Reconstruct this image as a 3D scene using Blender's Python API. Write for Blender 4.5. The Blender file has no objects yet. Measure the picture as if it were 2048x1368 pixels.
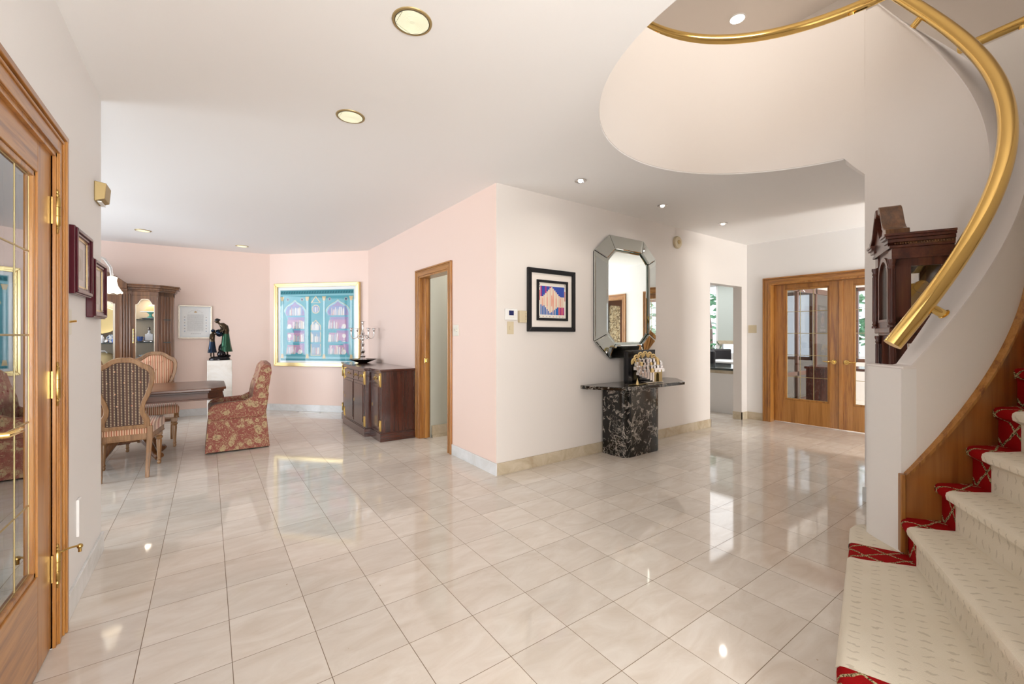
import bpy, bmesh, math, random
from mathutils import Vector, Matrix
from mathutils.geometry import tessellate_polygon
random.seed(7)
R = math.radians
PI = math.pi
SC = bpy.context.scene
COL = SC.collection
H = 1.287          # eye height
ZC = 2.69          # ceiling
YAW = 0.619867

# ------------------------------------------------------------------ camera, world, light, exposure
cam_d = bpy.data.cameras.new('camera'); cam = bpy.data.objects.new('camera', cam_d); COL.objects.link(cam)
cam.location = (0, 0, H); cam.rotation_euler = (R(90), 0, -YAW)
cam_d.sensor_width = 36; cam_d.lens = 852.07 / 2048 * 36
cam_d.shift_y = -(684 - 671.03) / 2048
cam_d.clip_start = 0.02
SC.camera = cam
SC.view_settings.view_transform = 'Standard'; SC.view_settings.look = 'None'
SC.view_settings.gamma = 1; SC.view_settings.use_curve_mapping = False
SC.view_settings.exposure = 0.95
w = bpy.data.worlds.new('world'); SC.world = w; w.use_nodes = True
w.node_tree.nodes['Background'].inputs[0].default_value = (0.80, 0.90, 1.0, 1)
w.node_tree.nodes['Background'].inputs[1].default_value = 1.5
try:
    SC.cycles.max_bounces = 10; SC.cycles.diffuse_bounces = 6; SC.cycles.glossy_bounces = 5
    SC.cycles.transmission_bounces = 8; SC.cycles.transparent_max_bounces = 12
    SC.cycles.sample_clamp_indirect = 6; SC.cycles.caustics_reflective = False; SC.cycles.caustics_refractive = False
except Exception: pass

def area(name, loc, direction, sx, sy, power, color, spread=180):
    l = bpy.data.lights.new(name, 'AREA'); l.shape = 'RECTANGLE'; l.size = sx; l.size_y = sy
    l.energy = power; l.color = color; l.spread = R(spread)
    o = bpy.data.objects.new(name, l); COL.objects.link(o); o.location = loc
    o.rotation_euler = Vector(direction).to_track_quat('-Z', 'Y').to_euler()
    return o
# dining daylight stands outside its window; the other lights are unseen, added fill
area('fill_front', (0.55, -2.42, 1.35), (0.12, 1, 0.24), 2.0, 2.3, 150, (1.0, 0.975, 0.945))  # fill added behind the camera, its glazed entrance is invented
area('daylight_dining_window', (-3.75, 6.2, 1.45), (1, 0, 0.18), 3.6, 2.1, 128, (0.84, 0.92, 1.0))
area('fill_upper_stair', (2.2, -2.42, 4.2), (0.1, 1, -0.15), 3.0, 1.8, 135, (1.0, 0.885, 0.77))  # peach fill added for the gallery, from an invented upper window
area('fill_kitchen', (8.6, 5.4, 2.66), (0, 0, -1), 3.4, 3.2, 50, (0.97, 0.98, 1.0))  # unseen panel added to brighten the kitchen
area('fill_pantry', (2.95, 4.2, 2.66), (0, 0, -1), 0.4, 0.4, 9, (1.0, 0.97, 0.92))  # added to lift the dark pantry, no lamp known there
area('fill_study', (8.8, 1.2, 2.66), (0, 0, -1), 2.6, 2.6, 110, (1.0, 0.95, 0.88))  # unseen panel added to brighten the room behind the double doors
area('fill_side_hall', (6.3, -2.42, 1.25), (-0.15, 1, 0.36), 1.0, 2.2, 120, (1.0, 0.97, 0.93))  # fill added for the hall end and ceiling, source invented

# ------------------------------------------------------------------ materials
def C4(c): return (c[0], c[1], c[2], 1)
class NT:
    def __init__(s, name):
        s.m = bpy.data.materials.new(name); s.m.use_nodes = True; s.t = s.m.node_tree
        s.b = s.t.nodes['Principled BSDF']
    def n(s, ty, ins=None, **at):
        q = s.t.nodes.new(ty)
        for k, v in at.items(): setattr(q, k, v)
        for k, v in (ins or {}).items(): s.put(q.inputs[k], v)
        return q
    def put(s, sock, v):
        if isinstance(v, bpy.types.NodeSocket): s.t.links.new(v, sock)
        elif isinstance(v, bpy.types.Node): s.t.links.new(v.outputs[0], sock)
        else: sock.default_value = v
    def math(s, op, a, b=0.0, c=None):
        q = s.n('ShaderNodeMath', operation=op); s.put(q.inputs[0], a); s.put(q.inputs[1], b)
        if c is not None: s.put(q.inputs[2], c)
        return q.outputs[0]
    def mix(s, f, a, b):
        q = s.n('ShaderNodeMix', data_type='RGBA'); s.put(q.inputs[0], f); s.put(q.inputs[6], a); s.put(q.inputs[7], b)
        return q.outputs[2]
    def ramp(s, f, stops, interp='LINEAR'):
        q = s.n('ShaderNodeValToRGB'); cr = q.color_ramp; cr.interpolation = interp
        while len(cr.elements) < len(stops): cr.elements.new(0.5)
        for e, (p, c) in zip(cr.elements, stops): e.position = p; e.color = C4(c) if len(c) == 3 else c
        s.put(q.inputs[0], f); return q.outputs[0]
    def P(s, **k):
        for a, v in k.items(): s.put(s.b.inputs[a.replace('_', ' ')], v)
        return s
    def bump(s, h, st=0.2, d=0.01):
        s.put(s.b.inputs['Normal'], s.n('ShaderNodeBump', {'Height': h, 'Strength': st, 'Distance': d}))
def plain(name, c, rough=0.5, metal=0.0, **k):
    q = NT(name); q.P(Base_Color=C4(c), Roughness=rough, Metallic=metal)
    for a, v in k.items(): q.P(**{a: v})
    return q.m
def paint(name, c, rough=0.55):
    q = NT(name); q.P(Base_Color=C4(c), Roughness=rough)
    g = q.n('ShaderNodeNewGeometry'); n = q.n('ShaderNodeTexNoise', {'Vector': g.outputs[0], 'Scale': 260.0, 'Detail': 2.0})
    q.bump(n.outputs[0], 0.06, 0.002); return q.m
def wood(name, c1, c2, axis='Z', scale=1.0, rough=0.35, coat=0.3, c3=None):
    q = NT(name); tc = q.n('ShaderNodeTexCoord')
    sc = {'X': (0.05, 1, 1), 'Y': (1, 0.05, 1), 'Z': (1, 1, 0.05)}[axis]
    mp = q.n('ShaderNodeMapping', {'Vector': tc.outputs['Object'], 'Scale': tuple(22 * scale * a for a in sc)})
    n1 = q.n('ShaderNodeTexNoise', {'Vector': mp, 'Scale': 1.0, 'Detail': 5.0, 'Roughness': 0.62, 'Distortion': 0.5})
    mp2 = q.n('ShaderNodeMapping', {'Vector': tc.outputs['Object'], 'Scale': tuple(150 * scale * a for a in sc)})
    n2 = q.n('ShaderNodeTexNoise', {'Vector': mp2, 'Scale': 1.0, 'Detail': 3.0})
    f = q.math('ADD', q.math('MULTIPLY', n1.outputs[0], 0.72), q.math('MULTIPLY', n2.outputs[0], 0.28))
    col = q.ramp(f, [(0.36, c1), (0.5, c2), (0.62, c3 or c2)])
    q.P(Base_Color=col, Roughness=rough, Coat_Weight=coat, Coat_Roughness=0.15)
    q.bump(n2.outputs[0], 0.08, 0.002); return q.m

M = {}
M['hall_white'] = paint('hall_white_paint', (0.725, 0.68, 0.64))
M['clean_white'] = paint('clean_white_paint', (0.80, 0.785, 0.77))
M['ceiling_white'] = paint('ceiling_white_paint', (0.84, 0.83, 0.82))
M['dining_pink'] = paint('dining_pink_paint', (0.80, 0.625, 0.545))
M['well_cream'] = paint('well_cream_paint', (0.79, 0.745, 0.705))
M['cap_white'] = paint('cap_white_paint', (0.80, 0.76, 0.74), 0.4)
M['pantry_grey'] = paint('pantry_grey_green_paint', (0.47, 0.48, 0.42))
M['oak'] = wood('oak_upright', (0.20, 0.07, 0.015), (0.37, 0.155, 0.030), 'Z', 1.0, 0.32, 0.35, (0.43, 0.20, 0.048))
M['oak_x'] = wood('oak_level_x', (0.20, 0.07, 0.015), (0.37, 0.155, 0.030), 'X', 1.0, 0.32, 0.35, (0.43, 0.20, 0.048))
M['oak_y'] = wood('oak_level_y', (0.20, 0.07, 0.015), (0.37, 0.155, 0.030), 'Y', 1.0, 0.32, 0.35, (0.43, 0.20, 0.048))
M['oak_flat'] = wood('oak_veneer', (0.22, 0.085, 0.015), (0.36, 0.155, 0.032), 'Z', 0.45, 0.34, 0.25, (0.42, 0.19, 0.045))
M['oak_skirt'] = wood('oak_skirt_veneer', (0.17, 0.055, 0.010), (0.30, 0.110, 0.022), 'Z', 0.28, 0.32, 0.3, (0.36, 0.14, 0.034))
M['mahog'] = wood('dark_mahogany', (0.022, 0.005, 0.003), (0.055, 0.012, 0.006), 'Z', 0.7, 0.25, 0.6, (0.080, 0.019, 0.009))
M['mahog_y'] = wood('dark_mahogany_level', (0.022, 0.005, 0.003), (0.055, 0.012, 0.006), 'Y', 0.7, 0.2, 0.7, (0.080, 0.019, 0.009))
M['walnut'] = wood('carved_walnut', (0.060, 0.020, 0.006), (0.135, 0.050, 0.015), 'Z', 0.8, 0.3, 0.45, (0.20, 0.085, 0.028))
M['walnut_x'] = wood('carved_walnut_level', (0.040, 0.012, 0.005), (0.085, 0.028, 0.011), 'X', 0.8, 0.28, 0.3, (0.12, 0.042, 0.017))
M['walnut_dull'] = wood('table_apron_walnut', (0.035, 0.011, 0.005), (0.070, 0.023, 0.010), 'X', 0.8, 0.45, 0.0, (0.10, 0.034, 0.014))
M['fruitwood'] = wood('pale_fruitwood', (0.15, 0.070, 0.024), (0.27, 0.135, 0.052), 'Z', 0.9, 0.4, 0.25, (0.34, 0.185, 0.080))
M['cherry'] = wood('clock_cherry', (0.045, 0.010, 0.006), (0.095, 0.024, 0.013), 'Z', 0.7, 0.3, 0.25, (0.14, 0.04, 0.02))
M['cherry_x'] = wood('clock_cherry_level', (0.045, 0.010, 0.006), (0.095, 0.024, 0.013), 'X', 0.7, 0.3, 0.25, (0.14, 0.04, 0.02))
M['brass'] = plain('polished_brass', (0.90, 0.63, 0.22), 0.12, 1.0)
M['brass_pale'] = plain('pale_brass', (0.50, 0.40, 0.20), 0.38, 1.0)
M['brass_dull'] = plain('aged_brass', (0.50, 0.33, 0.11), 0.3, 1.0)
M['brass_matt'] = plain('satin_brass_cover', (0.42, 0.31, 0.14), 0.45, 0.6)
M['gold'] = plain('gilt_frame', (0.86, 0.66, 0.32), 0.3, 0.85)
M['silver'] = plain('polished_silver', (0.72, 0.70, 0.70), 0.14, 1.0)
M['silver_frame'] = plain('silver_gilt_frame', (0.66, 0.60, 0.50), 0.25, 0.9)
M['mirror'] = plain('mirror_glass', (0.72, 0.765, 0.745), 0.008, 1.0)
M['mirror_edge'] = plain('mirror_green_edge', (0.02, 0.10, 0.075), 0.05, 0.3)
M['black'] = plain('black_lacquer', (0.008, 0.008, 0.010), 0.18)
M['black_soft'] = plain('black_leather', (0.012, 0.012, 0.016), 0.35)
M['almond'] = plain('almond_plastic', (0.62, 0.53, 0.36), 0.4)
M['white_plastic'] = plain('white_plastic', (0.80, 0.80, 0.78), 0.35)
M['ivory_plastic'] = plain('ivory_plastic', (0.74, 0.71, 0.62), 0.4)
M['matboard'] = plain('pale_mat_board', (0.82, 0.76, 0.70), 0.7)
M['white_board'] = plain('white_mat_board', (0.84, 0.86, 0.86), 0.6)
M['burgundy'] = plain('burgundy_lacquer_frame', (0.060, 0.008, 0.014), 0.15)
M['screen'] = plain('blue_display', (0.02, 0.025, 0.11), 0.15)
M['dark_wood_plain'] = plain('dark_brown_wood', (0.11, 0.040, 0.018), 0.35)
M['teal'] = plain('teal_glaze', (0.10, 0.42, 0.36), 0.25)
M['blue_white'] = plain('blue_porcelain', (0.05, 0.12, 0.42), 0.2)
M['porcelain'] = plain('white_porcelain', (0.78, 0.80, 0.84), 0.2)
M['straw'] = plain('woven_straw', (0.50, 0.38, 0.19), 0.8)
M['cab_back'] = plain('cabinet_lining', (0.36, 0.30, 0.22), 0.6)
M['stucco_green'] = plain('leaf_green', (0.05, 0.17, 0.05), 0.6)
M['blind'] = plain('pale_roller_blind', (0.50, 0.54, 0.50), 0.7)
M['granite'] = plain('dark_polished_granite', (0.05, 0.06, 0.055), 0.08)
M['bronze'] = plain('dark_bronze', (0.018, 0.016, 0.018), 0.22, 0.7)
M['bronze_brown'] = plain('brown_bronze', (0.060, 0.040, 0.022), 0.28, 0.8)
M['bronze_green'] = plain('green_patina_bronze', (0.022, 0.075, 0.042), 0.28, 0.7)
M['bronze_blue'] = plain('blue_black_bronze', (0.012, 0.022, 0.042), 0.2, 0.8)
def glassm(name, tint=(1, 1, 1), refl=0.0, rough=0.0, k=1.3):
    q = NT(name); t = q.t; out = t.nodes['Material Output']; t.nodes.remove(q.b)
    tr = q.n('ShaderNodeBsdfTransparent', {'Color': C4(tint)}); gl = q.n('ShaderNodeBsdfGlossy', {'Color': (1, 1, 1, 1), 'Roughness': rough})
    fr = q.n('ShaderNodeFresnel', {'IOR': 1.5}); f = q.math('ADD', q.math('MULTIPLY', fr.outputs[0], k), refl); f = q.math('MINIMUM', f, 1.0)
    mx = q.n('ShaderNodeMixShader'); q.put(mx.inputs[0], f); q.put(mx.inputs[1], tr.outputs[0]); q.put(mx.inputs[2], gl.outputs[0])
    t.links.new(mx.outputs[0], out.inputs[0]); return q.m
M['glass'] = glassm('clear_pane')
M['glass_art'] = glassm('picture_glass', (1, 1, 1), 0.0, 0.0, 0.14)
M['glass_door'] = glassm('door_pane', (0.80, 0.80, 0.84), 0.14)
def glow(name, c, s):
    q = NT(name); q.P(Base_Color=C4(c), Emission_Color=C4(c), Emission_Strength=s, Roughness=0.4); return q.m
M['lamp_cream'] = glow('lit_lamp_reflector', (0.95, 0.88, 0.62), 0.62)
M['lamp_white'] = glow('lit_lamp_bulb', (1.0, 0.98, 0.94), 9.0)
M['lamp_far'] = glow('lit_lamp_bulb_soft', (1.0, 0.97, 0.9), 2.0)
M['shade_glow'] = glow('lit_glass_shade', (1.0, 0.93, 0.80), 0.8)
M['lamp_chrome'] = plain('lamp_chrome_reflector', (0.8, 0.78, 0.75), 0.15, 1.0)

def marble(name, base, var, vein, scale=2.0, rough=0.2):
    q = NT(name); g = q.n('ShaderNodeNewGeometry')
    n = q.n('ShaderNodeTexNoise', {'Vector': g.outputs[0], 'Scale': scale, 'Detail': 6.0, 'Roughness': 0.6, 'Distortion': 1.2})
    col = q.ramp(n.outputs[0], [(0.3, vein), (0.48, base), (0.65, var)])
    q.P(Base_Color=col, Roughness=rough); return q.m
M['base_marble'] = marble('baseboard_marble_beige', (0.50, 0.42, 0.30), (0.58, 0.50, 0.38), (0.43, 0.34, 0.23), 5, 0.25)
M['base_white'] = marble('baseboard_marble_pale', (0.68, 0.69, 0.69), (0.74, 0.75, 0.76), (0.60, 0.60, 0.58), 4, 0.25)
M['pedestal'] = marble('cream_marble', (0.74, 0.70, 0.64), (0.80, 0.78, 0.74), (0.62, 0.56, 0.48), 4, 0.3)

def floor_mat():
    q = NT('polished_marble_tiles'); g = q.n('ShaderNodeNewGeometry'); sp = q.n('ShaderNodeSeparateXYZ', {0: g.outputs[0]})
    T = 0.3050
    gx = q.math('DIVIDE', q.math('SUBTRACT', sp.outputs[0], -0.5294 - 20 * T), 0.3037)
    gy = q.math('DIVIDE', q.math('SUBTRACT', sp.outputs[1], 2.9238 - 40 * 0.3062), 0.3062)
    gx = q.math('DIVIDE', q.math('SUBTRACT', sp.outputs[0], -0.5294 - 20 * 0.3037), 0.3037)
    fx = q.math('FRACT', gx); fy = q.math('FRACT', gy)
    dx = q.math('MINIMUM', fx, q.math('SUBTRACT', 1.0, fx)); dy = q.math('MINIMUM', fy, q.math('SUBTRACT', 1.0, fy))
    d = q.math('MINIMUM', dx, dy)
    grout = q.math('LESS_THAN', d, 0.0042)
    cell = q.n('ShaderNodeCombineXYZ', {0: q.math('FLOOR', gx), 1: q.math('FLOOR', gy)})
    wn = q.n('ShaderNodeTexWhiteNoise', {'Vector': cell}, noise_dimensions='3D')
    off = q.n('ShaderNodeVectorMath', {0: wn.outputs[1], 1: (30.0, 30.0, 30.0)}, operation='MULTIPLY')
    ps = q.n('ShaderNodeVectorMath', {0: g.outputs[0], 1: off.outputs[0]}, operation='ADD')
    mp = q.n('ShaderNodeMapping', {'Vector': ps.outputs[0], 'Scale': (1.3, 3.2, 1.0), 'Rotation': (0, 0, 0.35)})
    n1 = q.n('ShaderNodeTexNoise', {'Vector': mp, 'Scale': 3.0, 'Detail': 7.0, 'Roughness': 0.62, 'Distortion': 0.8})
    base = q.ramp(n1.outputs[0], [(0.25, (0.60, 0.525, 0.44)), (0.45, (0.655, 0.59, 0.515)), (0.62, (0.70, 0.645, 0.575)), (0.8, (0.73, 0.68, 0.62))])
    tv = q.math('ADD', 0.93, q.math('MULTIPLY', wn.outputs[0], 0.11))
    c1 = q.n('ShaderNodeVectorMath', {0: base}, operation='SCALE'); q.put(c1.inputs['Scale'], tv)
    sn = q.n('ShaderNodeTexNoise', {'Vector': ps.outputs[0], 'Scale': 38.0, 'Detail': 2.0})
    spk = q.math('GREATER_THAN', sn.outputs[0], 0.79)
    c2 = q.mix(q.math('MULTIPLY', spk, 0.6), c1.outputs[0], (0.33, 0.22, 0.12, 1))
    col = q.mix(grout, c2, (0.13, 0.075, 0.03, 1))
    q.P(Base_Color=col, Roughness=q.math('ADD', 0.055, q.math('MULTIPLY', grout, 0.4)))
    ln = q.n('ShaderNodeTexNoise', {'Vector': g.outputs[0], 'Scale': 2.2, 'Detail': 1.0})
    tl = q.math('ADD', q.math('MULTIPLY', q.math('SUBTRACT', fx, 0.5), q.math('SUBTRACT', wn.outputs[0], 0.5)), q.math('MULTIPLY', ln.outputs[0], 0.6))
    q.bump(tl, 0.09, 0.004)
    q.P(Specular_IOR_Level=0.62); return q.m
M['floor'] = floor_mat()

def black_marble():
    q = NT('black_fossil_marble'); g = q.n('ShaderNodeNewGeometry')
    n0 = q.n('ShaderNodeTexNoise', {'Vector': g.outputs[0], 'Scale': 6.0, 'Detail': 3.0})
    wv = q.n('ShaderNodeVectorMath', {0: n0.outputs[1], 1: (0.12, 0.12, 0.12)}, operation='MULTIPLY')
    ps = q.n('ShaderNodeVectorMath', {0: g.outputs[0], 1: wv.outputs[0]}, operation='ADD')
    n = q.n('ShaderNodeTexNoise', {'Vector': ps.outputs[0], 'Scale': 11.0, 'Detail': 8.0, 'Roughness': 0.68, 'Distortion': 1.6})
    v = q.n('ShaderNodeTexVoronoi', {'Vector': ps.outputs[0], 'Scale': 26.0, 'Randomness': 1.0}, feature='DISTANCE_TO_EDGE')
    a = q.ramp(n.outputs[0], [(0.545, (0, 0, 0)), (0.565, (0.18, 0.18, 0.18)), (0.60, (1, 1, 1)), (0.63, (0.05, 0.05, 0.05)), (0.7, (0.7, 0.7, 0.7))])
    b = q.math('LESS_THAN', v.outputs[0], 0.035)
    nn = q.n('ShaderNodeTexNoise', {'Vector': g.outputs[0], 'Scale': 4.0, 'Detail': 2.0})
    b2 = q.math('MULTIPLY', b, q.math('GREATER_THAN', nn.outputs[0], 0.54))
    f = q.math('MINIMUM', q.math('ADD', a, q.math('MULTIPLY', b2, 0.45)), 1.0)
    q.P(Base_Color=q.mix(f, (0.006, 0.0055, 0.005, 1), (0.50, 0.45, 0.40, 1)), Roughness=0.09); return q.m
M['black_marble'] = black_marble()

def carpet(name, kind):
    q = NT(name); uv = q.n('ShaderNodeTexCoord').outputs['UV']; g = q.n('ShaderNodeNewGeometry')
    fz = q.n('ShaderNodeTexNoise', {'Vector': g.outputs[0], 'Scale': 420.0, 'Detail': 2.0})
    if kind == 'cream':
        mp = q.n('ShaderNodeMapping', {'Vector': uv, 'Scale': (22.0, 15.0, 1.0)})
        sx = q.n('ShaderNodeSeparateXYZ', {0: mp})
        row = q.math('FLOOR', sx.outputs[1])
        xs = q.math('ADD', sx.outputs[0], q.math('MULTIPLY', row, 0.5))
        fx = q.math('SUBTRACT', q.math('FRACT', xs), 0.5); fy = q.math('SUBTRACT', q.math('FRACT', sx.outputs[1]), 0.5)
        wob = q.n('ShaderNodeTexNoise', {'Vector': g.outputs[0], 'Scale': 30.0, 'Detail': 2.0})
        fx2 = q.math('ADD', fx, q.math('MULTIPLY', q.math('SUBTRACT', wob.outputs[0], 0.5), 0.9))
        d = q.math('ADD', q.math('POWER', q.math('MULTIPLY', fx2, 11.0), 2.0), q.math('POWER', q.math('MULTIPLY', fy, 3.6), 2.0))
        m = q.math('MULTIPLY', q.math('LESS_THAN', d, 1.0), 0.30)
        big = q.n('ShaderNodeTexNoise', {'Vector': g.outputs[0], 'Scale': 7.0, 'Detail': 2.0})
        base = q.mix(big.outputs[0], (0.70, 0.63, 0.50, 1), (0.78, 0.72, 0.60, 1))
        col = q.mix(m, base, (0.24, 0.18, 0.10, 1)); hh = q.math('SUBTRACT', fz.outputs[0], q.math('MULTIPLY', m, 1.2))
    else:
        mp = q.n('ShaderNodeMapping', {'Vector': uv, 'Scale': (7.4, 7.4, 1.0)})
        wob = q.n('ShaderNodeTexNoise', {'Vector': g.outputs[0], 'Scale': 22.0, 'Detail': 2.0})
        sx = q.n('ShaderNodeSeparateXYZ', {0: mp}); wo = q.math('MULTIPLY', q.math('SUBTRACT', wob.outputs[0], 0.5), 0.16)
        def band(e):
            f = q.math('FRACT', q.math('ADD', e, wo)); return q.math('ABSOLUTE', q.math('SUBTRACT', f, 0.5))
        ra = band(q.math('ADD', sx.outputs[0], q.math('MULTIPLY', sx.outputs[1], 0.8)))
        rb = band(q.math('SUBTRACT', sx.outputs[0], q.math('MULTIPLY', sx.outputs[1], 0.8)))
        mn = q.math('MINIMUM', ra, rb)
        rope = q.math('LESS_THAN', mn, 0.055); knot = q.math('LESS_THAN', q.math('ADD', ra, rb), 0.13)
        m = q.math('MAXIMUM', rope, knot)
        tw = q.n('ShaderNodeTexNoise', {'Vector': g.outputs[0], 'Scale': 160.0, 'Detail': 1.0})
        rc = q.ramp(tw.outputs[0], [(0.40, (0.05, 0.035, 0.015)), (0.5, (0.34, 0.26, 0.12)), (0.6, (0.55, 0.46, 0.27))])
        col = q.mix(m, (0.30, 0.004, 0.005, 1), rc); hh = q.math('ADD', fz.outputs[0], m)
    q.P(Base_Color=col, Roughness=0.95, Specular_IOR_Level=0.1, Sheen_Weight=(0.15 if kind == 'cream' else 0.0)); q.bump(hh, 0.55, 0.004); return q.m
M['carpet'] = carpet('cream_fleck_carpet', 'cream'); M['carpet_red'] = carpet('red_rope_lattice_carpet', 'red')

def stripes(name, cols, per, axis=0, rough=0.7):
    q = NT(name); tc = q.n('ShaderNodeTexCoord'); sx = q.n('ShaderNodeSeparateXYZ', {0: tc.outputs['Object']})
    f = q.math('FRACT', q.math('MULTIPLY', sx.outputs[axis], 1.0 / per)); n = len(cols)
    col = q.ramp(f, [(i / n, c) for i, c in enumerate(cols)], 'CONSTANT')
    q.P(Base_Color=col, Roughness=rough, Sheen_Weight=0.3); return q.m
M['stripe'] = stripes('silk_stripe_fabric', [(0.62, 0.40, 0.25), (0.40, 0.11, 0.05), (0.66, 0.45, 0.30), (0.30, 0.13, 0.06)], 0.034)
M['stripe_dark'] = stripes('woven_stripe_back', [(0.16, 0.075, 0.045), (0.10, 0.05, 0.035), (0.19, 0.11, 0.07)], 0.03)
def weave():
    q = NT('woven_cane_fabric'); tc = q.n('ShaderNodeTexCoord'); sx = q.n('ShaderNodeSeparateXYZ', {0: tc.outputs['Object']})
    a = q.math('FRACT', q.math('MULTIPLY', sx.outputs[0], 42.0)); b = q.math('FRACT', q.math('MULTIPLY', sx.outputs[2], 70.0))
    dot = q.math('MULTIPLY', q.math('LESS_THAN', a, 0.36), q.math('LESS_THAN', b, 0.5))
    c = q.math('FRACT', q.math('MULTIPLY', sx.outputs[0], 21.0)); base = q.mix(q.math('LESS_THAN', c, 0.5), (0.055, 0.026, 0.018, 1), (0.085, 0.038, 0.025, 1))
    q.P(Base_Color=q.mix(dot, base, (0.52, 0.40, 0.25, 1)), Roughness=0.7); return q.m
M['weave'] = weave()
def damask():
    q = NT('rose_gold_damask'); tc = q.n('ShaderNodeTexCoord')
    n0 = q.n('ShaderNodeTexNoise', {'Vector': tc.outputs['Object'], 'Scale': 14.0, 'Detail': 2.0})
    wv = q.n('ShaderNodeVectorMath', {0: n0.outputs[1], 1: (0.07, 0.07, 0.07)}, operation='MULTIPLY')
    ps = q.n('ShaderNodeVectorMath', {0: tc.outputs['Object'], 1: wv.outputs[0]}, operation='ADD')
    v = q.n('ShaderNodeTexVoronoi', {'Vector': ps.outputs[0], 'Scale': 11.5, 'Randomness': 0.75})
    pet = q.n('ShaderNodeTexVoronoi', {'Vector': ps.outputs[0], 'Scale': 30.0}, feature='DISTANCE_TO_EDGE')
    fl = q.math('LESS_THAN', v.outputs[0], 0.40); core = q.math('LESS_THAN', v.outputs[0], 0.12)
    e = q.math('GREATER_THAN', pet.outputs[0], 0.05)
    n2 = q.n('ShaderNodeTexNoise', {'Vector': ps.outputs[0], 'Scale': 20.0, 'Detail': 3.0, 'Distortion': 2.0})
    vine = q.math('LESS_THAN', q.math('ABSOLUTE', q.math('SUBTRACT', n2.outputs[0], 0.52)), 0.022)
    m = q.math('MAXIMUM', q.math('MULTIPLY', fl, e), vine)
    gold = q.mix(core, (0.44, 0.32, 0.17, 1), (0.28, 0.20, 0.10, 1))
    q.P(Base_Color=q.mix(m, (0.25, 0.062, 0.040, 1), gold), Roughness=0.65, Sheen_Weight=0.1); return q.m
M['damask'] = damask()
def foliage():
    q = NT('tree_leaves'); g = q.n('ShaderNodeNewGeometry'); n = q.n('ShaderNodeTexNoise', {'Vector': g.outputs[0], 'Scale': 6.0, 'Detail': 4.0})
    q.P(Base_Color=q.ramp(n.outputs[0], [(0.35, (0.02, 0.10, 0.04)), (0.55, (0.10, 0.32, 0.14)), (0.7, (0.30, 0.55, 0.32))]), Roughness=0.6); return q.m
M['leaves'] = foliage()
def artm(name, rough=0.7):
    q = NT(name); a = q.n('ShaderNodeVertexColor', layer_name='Col'); q.P(Base_Color=a.outputs[0], Roughness=rough, Specular_IOR_Level=0.15); return q.m
M['art'] = artm('painted_picture')
M['art_cloth'] = artm('patterned_cloth', 0.8)

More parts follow.
